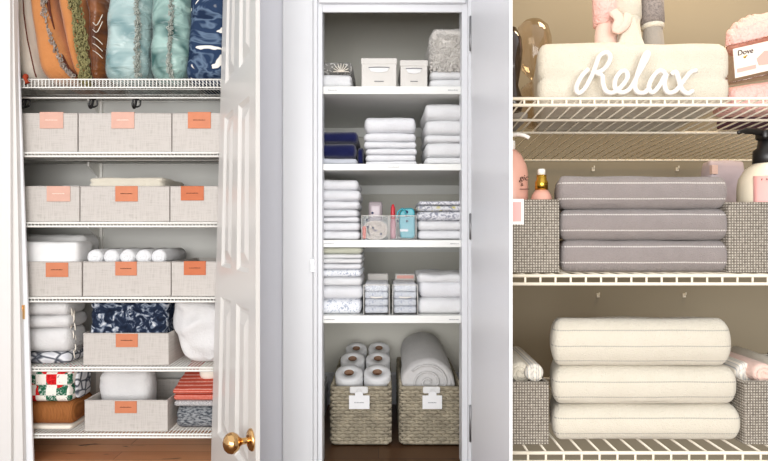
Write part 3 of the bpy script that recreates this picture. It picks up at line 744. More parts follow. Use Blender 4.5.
# T3
g='towels on the third shelf of the middle closet'
rows = [(231,240),(222,231),(217,222),(209,217),(200.5,209),(189.5,200.5),(179,189.5)]
nmz = ['bottom','second from the bottom','third from the bottom, the thinnest','middle','third from the top','second from the top','topmost']
stack([(a,b,'white_towel','white towel in the left stack beside the clear bins, '+nmz[i]) for i,(a,b) in enumerate(rows)],306,359.5,seed=40,group=g)
stack([(230.5,240,'white_towel','white towel at the bottom of the stack right of the teal item'),
       (220.5,230.5,'white_towel2','white towel second from the bottom, right of the teal item'),
       (211,220.5,'greyfloral','grey leaf print towel in the stack right of the teal item'),
       (205,211,'yellowfloral','grey and yellow floral towel, second from the top'),
       (200.5,205,'greyfloral','thin grey printed cloth topping the stack right of the teal item')],418,470,seed=50,group=g)
def clear_bin(a, b, top, zs, label, D=Y0-.005, depth=.26, group='clear plastic bins in the middle closet', t=.0022):
    x0, x1 = X(a,D), X(b,D); z1 = Z(top, D)
    r = MB().box(x0,x1,D,D+t,zs,z1).box(x0,x1,D+depth-t,D+depth,zs,z1).box(x0,x0+t,D+t,D+depth-t,zs,z1).box(x1-t,x1,D+t,D+depth-t,zs,z1).box(x0+t,x1-t,D+t,D+depth-t,zs,zs+t)
    o = r.build('clear_bin','clear',None,False); tag(o,label,'bin',group)
    MB().tube([(x0,D+.001,z1),(x1,D+.001,z1)],.0016,6).tube([(x0+.001,D,zs+.001),(x0+.001,D,z1)],.0012,5).tube([(x1-.001,D,zs+.001),(x1-.001,D,z1)],.0012,5).build('rim','white_plastic',o)
    return o
clear_bin(361.5,388.5,215.8,TS[3]+.0005,'clear bin with the coiled beige cable')
clear_bin(389.2,416.5,215.8,TS[3]+.0005,'clear bin holding the teal item and red bottle')
# cable coil
zc = TS[3]+.004; D = Y0+.03; mb = MB(); cx = X(376,D)
rq = random.Random(4)
for k in range(7):
    rr = .041-.0042*k; hh = .031-.0042*k; ox = rq.uniform(-.004,.004); oz = rq.uniform(-.003,.003)-.003; pts = []
    for q in range(24):
        t = q*2*math.pi/24; c_, s_ = math.cos(t), math.sin(t)
        pts.append((cx+ox+rr*math.copysign(abs(c_)**.6, c_), D+.004*k+.005*math.sin(3*t+k), zc+.035+oz+hh*math.copysign(abs(s_)**.7, s_)+.002*math.sin(5*t+k)))
    mb.tube(pts, .0034, 6, closed=True)
o = mb.build('coiled_cable','cable'); tag(o,'coiled beige cable in the left clear bin','cable')
for (px, py) in [(368,227),(373,228),(381,234),(367,220)]:
    MB().lathe([(0,-.003),(.004,-.002),(.004,.002),(0,.003)], (X(px,D-.006),D-.006,Z(py,D)), 8,'Y').build('plug','navy_dark',o)
o = MB().rbox(X(362.5,2.15),X(366,2.15),2.15,2.16,zc,Z(226,D0),.003,n=(4,3,8),amp=.001).build('coral_strip','terracotta_tag'); tag(o,'coral strip standing at the left of the coiled cable','strip')
# device
D = Y0+.09; x0,x1 = X(368.5,D),X(382.5,D)
r = empty('handheld_device',((x0+x1)/2,D,zc),'mauve grey rounded device standing behind the coiled cable','device')
MB().rbox(x0,x1,D,D+.03,zc,Z(201.5,D),(.010,.008,.012),n=(12,6,14),amp=0).build('body','device',r)
MB().rbox(x0+.008,x1-.008,D-.003,D+.002,Z(218,D),Z(205,D),(.005,.002,.006),n=(8,3,8),amp=0).build('face_plate','lilac',r)
MB().lathe([(0,-.003),(.0045,-.002),(.0045,.001),(0,.002)],(X(372.5,D),D-.003,Z(213,D)),10,'Y').build('button','navy_dark',r)
# red bottle
D = Y0+.03; x = X(393,D)
r = empty('red_bottle',(x,D+.01,zc),'red capped slim bottle leaning upright beside the teal item','bottle')
MB().lathe([(0,0),(.010,0),(.011,.01),(.011,.06),(.008,.07),(0,.07)],(x,D+.012,zc),14).build('body','pinkish_plastic',r)
MB().lathe([(0,.07),(.008,.07),(.009,.075),(.008,.11),(.004,.124),(0,.126)],(x,D+.012,zc),14).build('cap','red_plastic',r)
# teal item
D = Y0+.03
r = empty('teal_carry_case',(X(407,D),D,zc),'teal plastic case with dark clips in the right clear bin','case')
mb = MB().poly([(X(px,D),Z(py,D)) for px,py in [(400.5,238),(399,222),(400,212),(404,208.2),(413,208),(414.8,212),(415,236),(413,238.5)]],D,D+.05); mb.build('shell','teal_plastic',r,False,bevel=.005)
MB().tube(spline([(X(397.5,D),D-.003,Z(218,D)),(X(398,D),D-.005,Z(212,D)),(X(403,D),D-.006,Z(209,D)),(X(406,D),D-.006,Z(214,D))],5),.0035,7).build('handle','teal_plastic',r)
for px,py,q in [(406.5,212,.006),(398,221,.0045),(407,221,.0045),(406,216,.004)]:
    MB().lathe([(0,-.004),(q,-.003),(q,.002),(0,.003)],(X(px,D),D-.002,Z(py,D)),10,'Y').build('clip','navy_dark',r)
MB().box(X(400,D),X(408,D),D-.0015,D+.001,Z(231.5,D),Z(229,D)).build('white_label','paper',r,False)
# T4
g='towels on the fourth shelf of the middle closet'
rows = [(300.5,315.6,'starry'),(287,300.5,'white_towel'),(278,287,'white_towel2'),(270,278,'starry'),(264,270,'white_towel'),(259,264,'white_towel2'),(254.5,259,'white_towel2'),(247.5,254.5,'greenish')]
nmz = ['star printed towel at the bottom of the left stack beside the printed packs','white towel lying on the bottom star printed towel','white towel third from the bottom, beside the printed packs','faintly printed white towel at mid height of the tall left stack','white towel just above the faintly printed one','thin white towel third from the top of the tall left stack','thin white cloth just below the sage topmost cloth','pale sage cloth topping the tall left stack']
stack([(a,b,m,nmz[i],{'amp':.002}) for i,(a,b,m) in enumerate(rows)],306,362,seed=70,group=g)
stack([(299,315.6,'white_towel2','lower white quilted towel right of the printed packs'),(282,299,'white_towel','thick white towel in the middle of the right stack',{'amp':.004}),(275,284,'white_towel2','loosely folded white cloth topping the right stack',{'amp':.006})],418.5,470,seed=80,group=g)
for i,(a,b,lab,top) in enumerate([(363.5,389.5,'left clear bin of white printed packs','canvas_box'),(392.5,418,'right clear bin of white printed packs','rose')]):
    D = Y0-.005; zs = TS[4]+.0005
    clear_bin(a,b,285,zs,lab,D,.26)
    z = zs+.003
    for k in range(4):
        h = [.026,.026,.026,.028][k]
        mb = MB().rbox(X(a+1.2,D),X(b-1.2,D),D+.008,D+.20,z,z+h,(.006,.01,.009),n=(12,6,5),amp=.0015,fr=40,seed=i*9+k)
        o = mb.build('printed_pack','packs'); z += h
        tag(o, ['bottom','second from the bottom','third from the bottom','topmost'][k]+' white printed pack in the '+['left','right'][i]+' of the two packed clear bins','pack','white printed packs in clear bins')
    mb = MB().rbox(X(a+3,D+.1),X(b-1,D+.1),D+.206,D+.25,zs+.003,z+.022,(.004,.004,.004),n=(10,4,6),amp=.001)
    o = mb.build('card_pack','canvas_box'); tag(o,['plain beige','beige and pink'][i]+' card pack standing behind the printed packs','pack')
    if i: MB().box(X(a+5,D+.1),X(b-3,D+.1),D+.2045,D+.2065,z+.004,z+.016).build('pink_band','rose',o,False)
    D = Y0-.006
    MB().tube(spline([(X((a+b)/2-6,D),D-.0012,Z(297,D)),(X((a+b)/2,D),D-.002,Z(297.6,D)),(X((a+b)/2+6,D),D-.0012,Z(297,D))],5),.0028,6,sy=.3).build('hand_slot','white_plastic',bpy.data.objects[ [x.name for x in bpy.data.objects if x.name.startswith('clear_bin')][-1] ])
# ------------------------------------------------------------------ seagrass baskets
DB = .82*600/(446.5-CY)
def basket(a, b, label, ly):
    x0, x1 = X(a,DB), X(b,DB); y0 = DB; y1 = B2-.03; z0 = .001; z1 = Z(386.5, DB)
    r = empty('seagrass_basket', ((x0+x1)/2,(y0+y1)/2,z0), label, 'basket', 'seagrass baskets on the closet floor')
    t = .010
    mb = MB().box(x0+t,x1-t,y0+t,y0+t+.003,z0,z1-.006).box(x0+t,x1-t,y1-t-.003,y1-t,z0,z1-.006).box(x0+t,x0+t+.003,y0+t,y1-t,z0,z1-.006).box(x1-t-.003,x1-t,y0+t,y1-t,z0,z1-.006).box(x0+t,x1-t,y0+t,y1-t,z0,z0+.004)
    mb.build('lining', 'seagrass', r, False)
    w = MB(); rows_ = 17; hh = (z1-z0-.01)/rows_; st_ = .0165
    ring = []
    def seg(p, q):
        L = (Vector(q)-Vector(p)).length; n_ = max(2, int(round(L/(st_/3))))
        return [Vector(p).lerp(Vector(q), i/n_) for i in range(n_)]
    e = .006
    ring = seg((x0+e,y0+e,0),(x1-e,y0+e,0))+seg((x1-e,y0+e,0),(x1-e,y1-e,0))+seg((x1-e,y1-e,0),(x0+e,y1-e,0))+seg((x0+e,y1-e,0),(x0+e,y0+e,0))
    nrmz = []
    for p in ring:
        nx_ = -1 if abs(p.x-(x0+e)) < 1e-5 else (1 if abs(p.x-(x1-e)) < 1e-5 else 0)
        ny_ = -1 if abs(p.y-(y0+e)) < 1e-5 else (1 if abs(p.y-(y1-e)) < 1e-5 else 0)
        nrmz.append(Vector((nx_,ny_,0)))
    rd = random.Random(int(a))
    for k in range(rows_):
        z = z0+.008+hh*(k+.4); ph = (k % 2)*math.pi; pts = []; rr = []
        for i, p in enumerate(ring):
            s_ = math.sin(i*2*math.pi/6+ph)
            pts.append(p+nrmz[i]*(s_*.0058)+Vector((0,0,z+s_*.0034+rd.uniform(-.0012,.0012)))); rr.append(hh*.46*rd.uniform(.8,1.15))
        w.tube(pts, rr, 5, closed=True)
    w.build('woven_wall', 'seagrass', r)
    rim = MB()
    rect = [(x0+.004,y0+.004),(x1-.004,y0+.004),(x1-.004,y1-.004),(x0+.004,y1-.004)]
    for k in range(4):
        p, q = rect[k], rect[(k+1)%4]; rim.tube([(p[0],p[1],z1-.004),(q[0],q[1],z1-.004)], .0052, 7)
    rim.build('rim', 'seagrass', r)
    cx, ta, tb, t0, t1 = ly
    D_ = y0-.012
    hs = MB().rbox(X(ta+.5,D_),X(tb-1.5,D_)-.0,y0-.006,y0-.002,Z(394,D_),Z(387,D_),(.006,.001,.006),n=(8,2,6),amp=0); hs.build('handle_wrap','sheet',r)
    tg = MB().box(X(ta,D_),X(tb,D_),D_,D_+.0015,Z(t1,D_),Z(t0,D_)).box(X(cx-4,D_),X(cx+4,D_),D_,D_+.0015,Z(t0,D_),Z(t0-3.5,D_)).build('hang_tag','paper',r,False)
    dashes(tg, X(ta+5.5,D_), X(tb-5.5,D_), D_, Z((t0+t1)/2+.8,D_), 'grey_text', int(a), .003)
    MB().tube(spline([(X(cx-3,D_),D_,Z(t0-3,D_)),(X(cx,D_),D_-.002,Z(t0-7,D_)),(X(cx+3,D_),D_,Z(t0-3,D_))],4),.0008,5).build('tag_string','sheet',r)
    return x0,x1,y0,y1,z1
b1 = basket(330.5,391,'left seagrass basket holding toilet rolls, white tag in front',(359,349,369.5,395.5,409))
b2 = basket(400,462.5,'right seagrass basket holding a rolled white blanket, white tag',(432.5,422.5,442,395.5,409))
# toilet rolls (leaning towards the front)
def roll(px, py, D, wpx, label):
    R = wpx/2/F*D; hgt = .10; c = Vector((X(px,D), D, Z(py,D))); r = empty('toilet_roll', c, label, 'toilet roll', 'toilet rolls in the seagrass basket')
    tilt = Matrix.Rotation(math.radians(24), 3, 'X'); ri = R*.36
    m1 = MB().lathe([(ri,-hgt),(R*.97,-hgt),(R,-hgt+.004),(R,-.004),(R*.96,0),(ri,.0),(ri,-hgt)], (0,0,0), 32)
    m2 = MB().lathe([(ri-.0015,-hgt+.001),(ri-.0001,-hgt+.001),(ri-.0001,-.0005),(ri-.0015,-.0005),(ri-.0015,-hgt+.001)], (0,0,0), 24)
    m3 = MB().lathe([(0,-.02),(ri-.002,-.02),(ri-.002,-.0195),(0,-.0195)], (0,0,0), 20)
    for m_, nm_, mt in ((m1,'paper_roll','tissue'),(m2,'cardboard_core','core'),(m3,'core_inside','core')):
        for i, p in enumerate(m_.v): m_.v[i] = c+tilt@p
        m_.build(nm_, mt, r)
for px,py,D,w,l in [(349,372.5,2.355,27.5,'front left toilet roll in the seagrass basket'),(377.3,372,2.355,27,'front right toilet roll in the seagrass basket'),
                    (352.5,358.5,2.51,24,'middle left toilet roll in the seagrass basket'),(378,358.3,2.51,24,'middle right toilet roll in the seagrass basket'),
                    (356.3,348.2,2.67,21,'back left toilet roll in the seagrass basket'),(379,347.8,2.67,21,'back right toilet roll in the seagrass basket')]:
    roll(px,py,D,w,l)
# rolled blanket
xa, xb, ya, yb_, z1 = b2
ax = X(429.5,2.26); R = .088; zc = z1-.03+.055-.022; mb = MB()
prof = [(0,.012),(.02,.004),(.05,.006),(R*.8,0),(R*.95,.006),(R,.03),(R*1.02,.2),(R*1.0,.40),(R*.9,.425),(0,.43)]
mb.lathe(prof, (ax, DB+.035, zc), 40, 'Y')
for i, p in enumerate(mb.v): mb.v[i] = Vector((ax+(p.x-ax)*1.10, p.y, p.z+(p.y-DB)*.10))+mn.noise_vector(p*22)*.005
o = mb.build('rolled_blanket','puffy'); tag(o,'rolled fluffy white blanket lying in the right seagrass basket','blanket')
sp_ = MB().tube([(ax+math.cos(t)*(.008+t*.0048), DB+.031, zc+.004+math.sin(t)*(.008+t*.0042)) for t in [q*.35 for q in range(44)]], .0042, 6)
sp_.build('spiral_fold','puffy',o)
mb = MB().lathe([(R*.99,.0),(R*1.06,.006),(R*1.09,.06),(R*1.09,.12),(R*1.05,.145),(R*.99,.15)], (ax, DB+.04, zc), 40, 'Y')
for i, p in enumerate(mb.v): mb.v[i] = Vector((ax+(p.x-ax)*1.10, p.y, p.z-.012+(p.y-DB)*.10))+mn.noise_vector(p*22)*.004
mb.build('outer_fold','puffy',o)
# ------------------------------------------------------------------ near shelving (closet 3)
def TAP(x0,x1,D,k,dz=0.0):
    # soft towels narrow and sag a little towards their loose back end
    def f(P):
        u = (x1-P.x)/(x1-x0)
        return Vector((P.x+(P.y-D)*k*u, P.y, P.z-max(0,P.y-D-.03)*dz*((P.z-US[3])/.3)))
    return f
US = {1: Z(97.5,D3), 2: Z(274,D3), 3: Z(450.5,D3)}
TILT = []
g='cream wire shelves of the near shelving'
w1 = wire_shelf('cream wire shelf carrying the Relax sign', .262, XR-.01, D3, B3-.01, US[1], (107.5-97.5)*D3/F, .0292, .0026, 'wire_cream', [(1.40,.008),(1.52,.008)], g, wk=.4); TILT.append(w1)
w2 = wire_shelf('cream wire shelf carrying the grey towels', .262, XR-.01, D3, B3-.01, US[2], (285.5-274)*D3/F, .0315, .0026, 'wire_cream', [(1.45,.008)], g)
w3 = wire_shelf('cream wire shelf carrying the white stitched towels', .262, XR-.01, D3, B3-.01, US[3], .026, .0372, .0028, 'wire_cream', [(1.42,-.0028),(1.6,-.0028)], g)
for k,(px,py) in enumerate([(593,168),(677,168),(598,294),(684,294)]):
    D=B3-.004; x=X(px,D); z=Z(py,D)
    o = MB().box(x-.004,x+.004,D-.004,D+.004,z-.010,z+.002).tube([(x,D-.006,z-.004),(x,D-.012,z),(x,D-.012,z+.006)],.002,6).build('wall_clip','wire_cream',None,False)
    tag(o,['left white wall clip above the grey towels','right white wall clip above the grey towels','left white wall clip above the white stitched towels','right white wall clip above the white stitched towels'][k],'clip','wall clips behind the near shelves')
D = 1.30
mb = MB().rbox(X(538,D),X(735,D),D,D+.28,US[1]+.0005,Z(35.5,D),(.022,.03,.034),tf=TAP(X(538,D),X(735,D),D,.2),n=(34,14,22),amp=.0035,fr=9,seed=3,grooves=(.42,),gd=.005,gw=.005,crown=.002)
o = mb.build('folded_towel','cream_towel'); TILT.append(tag(o,'large cream white towel folded behind the Relax sign','towel'))
# Relax sign
def S(zx, zy, dy=0.0): return (X(570+zx/5.486,1.272), 1.272+dy, Z(44+zy/5.486,1.272))
strokes = [
 [(105,130),(66,172),(36,232),(48,266),(84,238),(122,170),(148,105),(168,58),(205,36),(228,58),(214,104),(180,138),(150,150),(180,168),(184,215),(200,255),(238,262),(280,232),(318,180),(312,145),(282,146),(252,190),(250,238),(285,262),(330,240),(376,165),(424,84),(440,46),(426,38),(402,84),(374,160),(358,225),(372,260),(410,262),(432,240)],
 [(528,150),(494,140),(455,180),(434,232),(452,262),(486,232),(532,158),(520,215),(536,260),(572,258),(600,232),(640,180),(668,148),(700,138)],
 [(560,158),(586,148),(600,190),(616,245),(646,268),(676,252)]]
r = empty('relax_sign', S(360,275), 'white script sign reading Relax in front of the folded cream towel', 'sign')
mb = MB()
for st_ in strokes: mb.tube(spline([S(*p) for p in st_],6), .0052, 8, sy=1.2)
mb.build('lettering','white_plastic',r); TILT.append(r)
# rolled washcloths on the towel
zt = Z(38.5,1.36)
def wcloth(a, b, m, label, D=1.38, bands=(), flare=0):
    x0,x1 = X(a,D),X(b,D); R=(x1-x0)/2; cx=(x0+x1)/2
    ro = empty('rolled_washcloth',(cx,D+R,zt),label,'washcloth','rolled washcloths standing on the cream towel'); TILT.append(ro)
    prof = [(0,0),(R*.95,0),(R,.006),(R*.96,.04),(R*.86,.06+flare),(R*1.0,.10),(R*1.02,.14),(R*.9,.155),(0,.158)]
    mb = MB().lathe(prof,(cx,D+R,zt),24)
    for i,p in enumerate(mb.v): mb.v[i]=p+mn.noise_vector(p*30)*.002
    mb.build('cloth_roll',m,ro)
    for z0,z1,bm,sc in bands:
        q = MB().lathe([(R*.9,zt*0+z0),(R*sc,z0+.002),(R*sc,z1-.002),(R*.9,z1)],(cx,D+R,zt),24); q.build('band',bm,ro)
    return ro
wcloth(601,623,'pink_towel','pink rolled washcloth at the left with a ribbon',bands=[(.062,.15,'pouf',1.1)])
rc = wcloth(622,650,'cream_towel','cream rolled washcloth with a draped ribbon bow',1.37,bands=[(.075,.15,'cream_towel',1.02)])
wcloth(650,671,'grey_cloth','grey rolled washcloth with a beige band',1.39,bands=[(.058,.07,'cream_towel',1.06),(.07,.152,'grey_check',1.12)])
D=1.355
MB().tube(spline([(X(616,D),D,Z(4,D)),(X(621,D),D-.006,Z(14,D)),(X(618,D),D-.006,Z(24,D)),(X(626,D),D-.006,Z(20,D)),(X(632,D),D,Z(8,D))],5),.012,8,sy=.4).build('ribbon','pink_towel',rc)
MB().poly([(X(632,D),Z(9,D)),(X(637,D),Z(8,D)),(X(648,D),Z(41,D)),(X(619,D),Z(41,D))],D-.002,D+.01).build('draped_corner','cream_towel',rc,False,bevel=.004)
# glass vases
def vase(cx, cz0, prof, m, label, D):
    x = X(cx,D); mb = MB().lathe(prof,(x,D,US[1]+.001),32); o = mb.build('glass_vase',m); TILT.append(tag(o,label,'vase'))
D=1.50; s=1/F*D
P = lambda r, py: (r*s, Z(py,D)-US[1]+.018)
vase(535,0,[(0,.001),(8*s,.001),P(15,92),P(12,86),P(4,80),P(5,76),P(12,68),P(16,58),P(18,46),P(18,36),P(15,24),P(9,18),(0,Z(16.5,D)-US[1]+.018)],'glass','round amber tinted glass vase beside the folded cream towel',D)
D=1.36; s=1/F*D
vase(513.5,0,[(0,.001),(8*s,.001),(10*s,.02),(5*s,.06),(8*s,.10),(10*s,.14),(9*s,.17),(4*s,.195),(0,.2)],'glass_dark','smoky glass vase at the far left of the Relax shelf',D)
# pouf packs
D=1.33
r = empty('bath_pouf_pack',(X(775,D),D,US[1]),'pink bath pouf gift pack with a slanted clear box and printed card','gift pack'); TILT.append(r)
ang = math.radians(14)
def Q(px,py): return (X(px,D),Z(py,D))
# upper pouf
mb = MB().rbox(X(741,D),X(836,D),D+.01,D+.08,Z(54,D),Z(6,D),(.07,.04,.05),n=(30,16,14),amp=.003,fr=30)
for i,p in enumerate(mb.v):
    mb.v[i] = Vector((p.x,p.y,p.z+(p.x-X(731,D))*.14+.003*math.sin(p.x*420)))
mb.build('upper_pouf','pouf',r)
mb = MB().rbox(X(734,D),X(830,D),D+.01,D+.10,US[1]+.001,Z(80,D),(.012,.03,.02),n=(30,10,8),amp=.002,fr=30,tf=lambda P: Vector((P.x,P.y,P.z+(P.x-X(732,D))*.16 if P.z>Z(90,D) else P.z)))
mb.build('lower_pouf','pouf',r)
MB().poly([Q(728,42),Q(830,17),Q(830,66),Q(728,82)],D,D+.006).build('clear_panel','clear_warm',r,False)
MB().tube([(*Q(728,42)[:1],D,Q(728,42)[1]),(X(830,D),D,Z(17,D))],.0018,6).tube([(X(728,D),D,Z(42,D)),(X(728,D),D,Z(96,D))],.0022,6).tube([(X(728,D),D,Z(80,D)),(X(830,D),D,Z(57,D))],.0026,6).build('box_edge','clear_warm',r)
cd = MB().poly([Q(735,45),Q(800,30),Q(800,60),Q(736,75)],D-.003,D-.001).build('printed_card','card_pink',r,False)
text('Dove',.0165,'dark_text',cd,(X(746.5,D),D-.004,Z(48.2,D)),shear=.25,roll=math.radians(12))
MB().lathe([(0,-.001),(.0026,-.001),(.0026,.001),(0,.001)],(X(746,D),D-.004,Z(53.5,D)),8,'Y').tube([(X(745,D),D-.0045,Z(54,D)),(X(748.5,D),D-.0045,Z(51.8,D))],.0012,5).build('bird_emblem','gold',cd)
MB().poly([Q(738,65.5),Q(757,61),Q(757,65),Q(738,69.5)],D-.0042,D-.003).build('rose_band','rose',cd,False)
MB().poly([Q(758,55),Q(766,47),Q(785,45),Q(790,58),Q(760,62)],D-.0042,D-.003).build('rose_print','rose',cd,False)
o = MB().rbox(X(738,1.44),X(810,1.44),1.44,1.54,US[1]+.001,US[1]+.03,(.01,.01,.01),n=(14,6,4),amp=.002).build('folded_cloth','purple'); TILT.append(tag(o,'plum cloth lying behind the pink gift pack','cloth'))
o = MB().rbox(X(515,1.34),X(538,1.34),1.42,1.56,US[1]+.001,US[1]+.02,(.01,.01,.008),n=(8,6,4),amp=.002).build('folded_cloth','grey_cloth'); TILT.append(tag(o,'dark grey cloth beneath the glass vases','cloth'))
# U2 grey towels
zz = [US[2]+.0005, Z(240.5,D3+.03), Z(208.8,D3+.03), Z(175,D3+.03)]
lb = ['bottom grey stitched towel on the middle near shelf','middle grey stitched towel of the stack of three','topmost grey stitched towel of the stack of three']
for i,(a,b) in enumerate([(560,733),(559,732.5),(557.5,731)]):
    D=1.28; h=zz[i+1]-zz[i]
    mb = MB().rbox(X(a,D),X(b,D),D,D+.18,zz[i],zz[i+1],(.014,.03,h*.47),tf=TAP(X(a,D),X(b,D),D,.24),n=(34,12,16),amp=.0028,fr=10,seed=i*5+1)
    tag(mb.build('folded_towel','grey_st'),lb[i],'towel','grey stitched towels')
def tweed_basket(a, b, ztop, zb_, label, D=1.275, depth=.30, xlim=None, lab=None):
    x0,x1 = X(a,D),X(b,D); t=.006
    if xlim: x0 = max(x0,xlim)
    r = empty('tweed_basket',((x0+x1)/2,D,zb_),label,'basket','tweed fabric baskets on the near shelving')
    mb = MB().box(x0,x1,D,D+t,zb_,ztop).box(x0,x1,D+depth-t,D+depth,zb_,ztop).box(x0,x0+t,D+t,D+depth-t,zb_,ztop).box(x1-t,x1,D+t,D+depth-t,zb_,ztop).box(x0+t,x1-t,D+t,D+depth-t,zb_,zb_+t)
    mb.build('body','tweed',r,False,bevel=.002)
    MB().tube([(x0,D+t/2,ztop),(x1,D+t/2,ztop)],.0035,6).tube([(x0+t/2,D,ztop),(x0+t/2,D+depth,ztop)],.0035,6).tube([(x1-t/2,D,ztop),(x1-t/2,D+depth,ztop)],.0035,6).build('rim','tweed',r)
    return r,x0,x1
D=1.275
r,x0,x1 = tweed_basket(505,559.5,Z(201,D),US[2]+.0005,'tweed basket holding two pink bottles',xlim=.2585)
MB().box(x0,X(523.5,D),D-.003,D-.0004,Z(224.5,D),Z(199,D)).build('name_tag_frame','white_plastic',r,False)
MB().box(x0,X(521,D),D-.0036,D-.003,Z(221.5,D),Z(202,D)).build('name_tag','pink_label',r,False)
# bottles
D=1.37; x=.300; z0=US[2]+.008
r = empty('lotion_bottle',(x,D,z0),'large blush pink lotion bottle at the far left of its basket','bottle')
s=D/F
hB = Z(150,D)-z0
MB().lathe([(0,0),(16*s,0),(17.5*s,.006),(17.5*s,hB-.055),(16*s,hB-.035),(11*s,hB-.012),(6*s,hB),(0,hB)],(x-.012,D,z0),32).build('body','pink_bottle',r)
MB().lathe([(5*s,hB),(5*s,hB+.02),(2*s,hB+.022),(2*s,hB+.034),(0,hB+.034)],(x-.012,D,z0),20).tube(spline([(x-.012,D,z0+hB+.032),(x,D-.01,z0+hB+.034),(X(522,D),D-.02,z0+hB+.030),(X(527,D),D-.022,z0+hB+.024)],5),.0045,8).build('pump','white_plastic',r)
text('gic',.018,'dark_text',r,(X(520,D)-.001,D-17.5*s-.0005,Z(179.5,D)),shear=.2)
text('&',.010,'dark_text',r,(X(518,D),D-17.5*s-.0005,Z(186,D)))
MB().box(X(516,D),X(525,D),D-17.5*s-.001,D-17.5*s+.002,Z(190.6,D),Z(190,D)).build('print_line','dark_text',r,False)
D=1.33; x=X(541.5,D); s=D/F
r = empty('spray_bottle',(x,D,z0),'small pink bottle with gold collar and white nozzle','bottle')
zs_=Z(190,D)-z0
MB().lathe([(0,0),(12*s,0),(13*s,.01),(12.5*s,zs_-.045),(9.5*s,zs_-.012),(6*s,zs_),(0,zs_)],(x,D,z0),28).build('body','pink_bottle',r)
MB().lathe([(6.4*s,zs_),(6.4*s,zs_+8*s),(5*s,zs_+10*s),(5*s,zs_+15*s),(0,zs_+15*s)],(x,D,z0),24).build('collar','gold',r)
MB().lathe([(3*s,zs_+15*s),(3.8*s,zs_+15*s),(3.8*s,zs_+20*s),(3*s,zs_+21*s),(0,zs_+21*s)],(x,D,z0),18).build('nozzle','white_plastic',r)
# right basket
D=1.275
tweed_basket(728.5,860,Z(203.5,D),US[2]+.0005,'tweed basket holding the cream lotion bottle with black pump')
D=1.34; x=X(767.5,D); s=D/F
r = empty('lotion_bottle',(x,D,z0),'cream lotion bottle with pink label and black pump','bottle')
zs_=Z(163,D)-z0
MB().lathe([(0,0),(26*s,0),(27*s,.008),(27*s,zs_-.055),(25.5*s,zs_-.035),(20*s,zs_-.014),(13*s,zs_-.003),(12*s,zs_),(0,zs_)],(x,D,z0),40).build('body','cream_bottle',r)
# curved label
mb = MB(); R = 27.2*s; q0,q1 = math.radians(-148),math.radians(-20); zl0,zl1 = z0+.01,Z(177.5,D); vs=[];fs=[]
for i in range(15):
    q = q0+(q1-q0)*i/14
    vs += [(x+R*math.cos(q),D+R*math.sin(q),zl0),(x+R*math.cos(q),D+R*math.sin(q),zl1)]
    if i: fs.append((2*i-2,2*i,2*i+1,2*i-1))
lbp = mb.add(vs,fs).build('pink_label','pink_label',r)
sol = lbp.modifiers.new('solid','SOLIDIFY'); sol.thickness=.0006
for k, ch in enumerate('FRESH'):
    q = math.radians(-132+k*8.5)
    text(ch,.0058,'dark_text',lbp,(x+(R+.0008)*math.cos(q),D+(R+.0008)*math.sin(q),Z(181.3,D)),rotz=q+math.pi/2)
MB().lathe([(11.5*s,zs_-.002),(12.5*s,zs_),(12*s,zs_+12*s),(8.5*s,zs_+15*s),(7*s,zs_+24*s),(0,zs_+24*s)],(x-1*s,D,z0),26).build('collar','black',r)
zh = Z(136,D)
MB().rbox(x-9*s,x+9*s,D-8*s,D+8*s,zh-.010,zh+.013,(.008,.008,.006),n=(10,8,6),amp=0).tube(spline([(x-4*s,D-.004,zh+.006),(X(750,D),D-.012,zh+.009),(X(738,D),D-.02,zh+.008),(X(731.5,D),D-.023,zh+.003)],5),[.008]*5+[.0075]*5+[.005]*5+[.003],9,sy=.7).build('pump_head','black',r)
# lilac pack
D=1.62; zz0 = Z(274,D3)
o = MB().rbox(X(706,1.63),X(741,1.63),1.61,1.66,US[2]+.001,Z(160.5,1.61),(.008,.008,.01),n=(14,5,12),amp=.005,fr=24,tf=lambda P: P).build('lilac_pack','lilac'); tag(o,'crinkled lilac wrapped pack behind the grey towels','pack')
MB().box(X(712,1.6),X(718,1.6),1.600,1.612,Z(174,1.6),Z(165,1.6)).build('print_patch','pink_towel',o,False)
o = MB().rbox(X(727,1.45),X(745,1.45),1.6,1.72,US[2]+.001,Z(188,1.6),(.01,.02,.02),n=(8,6,8),amp=.003).build('folded_cloth','black'); tag(o,'black cloth between the grey towels and lotion bottle','cloth')
# U3 white towels
D=1.28; zz = [US[3]+.003, Z(407.5,D+.0), Z(368.7,D), Z(320.5,D)]
lb = ['bottom white stitched towel, the widest of the near stack','middle white stitched towel of the near stack','topmost white stitched towel, the tallest of the near stack']
for i,(a,b) in enumerate([(551.5,746),(551.5,743),(551.5,736)]):
    h=zz[i+1]-zz[i]
    mb = MB().rbox(X(a,D),X(b,D),D,D+.16,zz[i],zz[i+1],(.022,.035,h*.47),tf=TAP(X(a,D),X(b,D),D,.24,.0 if i<2 else .12),n=(36,12,18),amp=.0035,fr=9,seed=i*5+20)
    tag(mb.build('folded_towel','cream_st'),lb[i],'towel','white stitched towels')
zb_ = US[3]+.003; D=1.275
tweed_basket(500,549,Z(383,D),zb_,'tweed basket at lower left holding small rolled towels',xlim=.2585,D=D)
tweed_basket(744.5,860,Z(382.5,D),zb_,'tweed basket at lower right holding striped and pink towels',D=D)
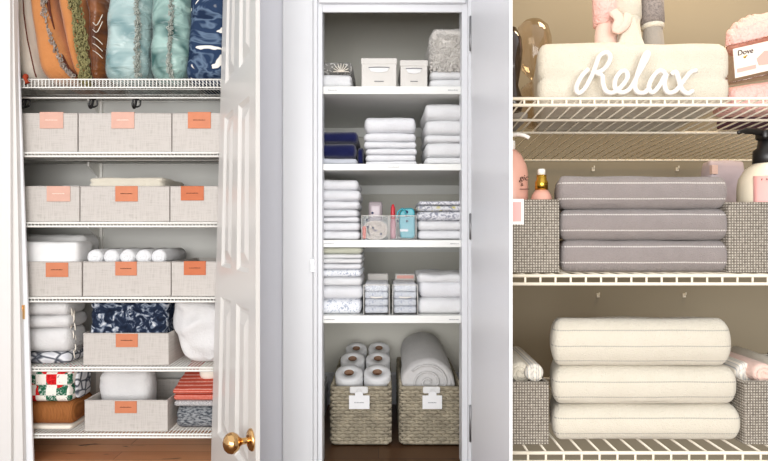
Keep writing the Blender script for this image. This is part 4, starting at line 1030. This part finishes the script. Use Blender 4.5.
def rtowel(px, py, D, rpx, m, label, depth=.2):
    R=rpx/F*D; x=X(px,D); z=Z(py,D)
    mb = MB().lathe([(0,-.001),(R*.6,-.003),(R*.92,0),(R,.008),(R,depth-.01),(R*.8,depth),(0,depth)],(x,D,z),22,'Y')
    for i,p in enumerate(mb.v): mb.v[i]=p+mn.noise_vector(p*35)*.002
    o = mb.build('rolled_towel',m); tag(o,label,'towel','small rolled towels in the lower baskets')
    MB().tube([(x+math.cos(t)*(R*.15+t*R*.06),D-.003,z+math.sin(t)*(R*.15+t*R*.06)) for t in [q*.5 for q in range(25)]],.0014,5).build('spiral_edge',m,o)
rtowel(534.5,373,1.30,9.5,'stripe_bl','blue grey striped rolled towel in the lower left basket')
rtowel(520.5,373,1.315,11,'cream_towel','cream rolled towel in the lower left basket',.18)
rtowel(746,374,1.33,11,'stripe_bl','blue grey striped rolled towel in the lower right basket')
rtowel(764,374,1.30,10.5,'pink_towel','pale pink rolled towel in the lower right basket')
rtowel(788,374,1.30,11,'cream_towel','cream rolled towel in the lower right basket')
# lean of the top near shelf (it sags towards the wall) with everything that stands on it
piv = Vector((0,D3,US[1])); Rm = Matrix.Rotation(math.radians(-4.6),4,'X')
for o in TILT:
    o.matrix_world = Matrix.Translation(piv)@Rm@Matrix.Translation(-piv)@Matrix.Translation(o.location)
# ------------------------------------------------------------------ light and camera
def area(name, loc, target, sx, sy, power, col):
    l = bpy.data.lights.new(name,'AREA'); l.shape='RECTANGLE'; l.size=sx; l.size_y=sy; l.energy=power; l.color=col
    o = bpy.data.objects.new(name,l); COL.objects.link(o); o.location=loc
    o.rotation_euler=(Vector(target)-Vector(loc)).to_track_quat('-Z','Y').to_euler(); return o
area('left_fill_light',(-1.45,-1.8,1.1),(.1,2.2,.7),2.4,1.8,50,(1,.99,.98))  # added fill from the left for faces turned that way, no real window
area('front_fill_light',(.25,-2.3,.95),(0,2.2,.8),2.4,1.6,92,(1,.99,.975))  # added frontal fill behind the camera to reach into the closets, no fixture
area('closet_lamp',(.95,1.45,2.10),(.75,1.85,1.3),.6,.3,11,(1,.75,.46))
w = bpy.data.worlds.new('w'); SC.world=w; w.use_nodes=True
w.node_tree.nodes['Background'].inputs[0].default_value=(.97,.98,1,1); w.node_tree.nodes['Background'].inputs[1].default_value=1.05
cam = bpy.data.cameras.new('camera'); cam.sensor_width=36; cam.lens=F/768*36; cam.clip_start=.05
co = bpy.data.objects.new('camera',cam); COL.objects.link(co); co.location=(0,0,H); co.rotation_euler=(math.pi/2,0,0); SC.camera=co
vs_ = SC.view_settings; vs_.view_transform='Standard'; vs_.look='None'; vs_.gamma=1; vs_.exposure=0.17
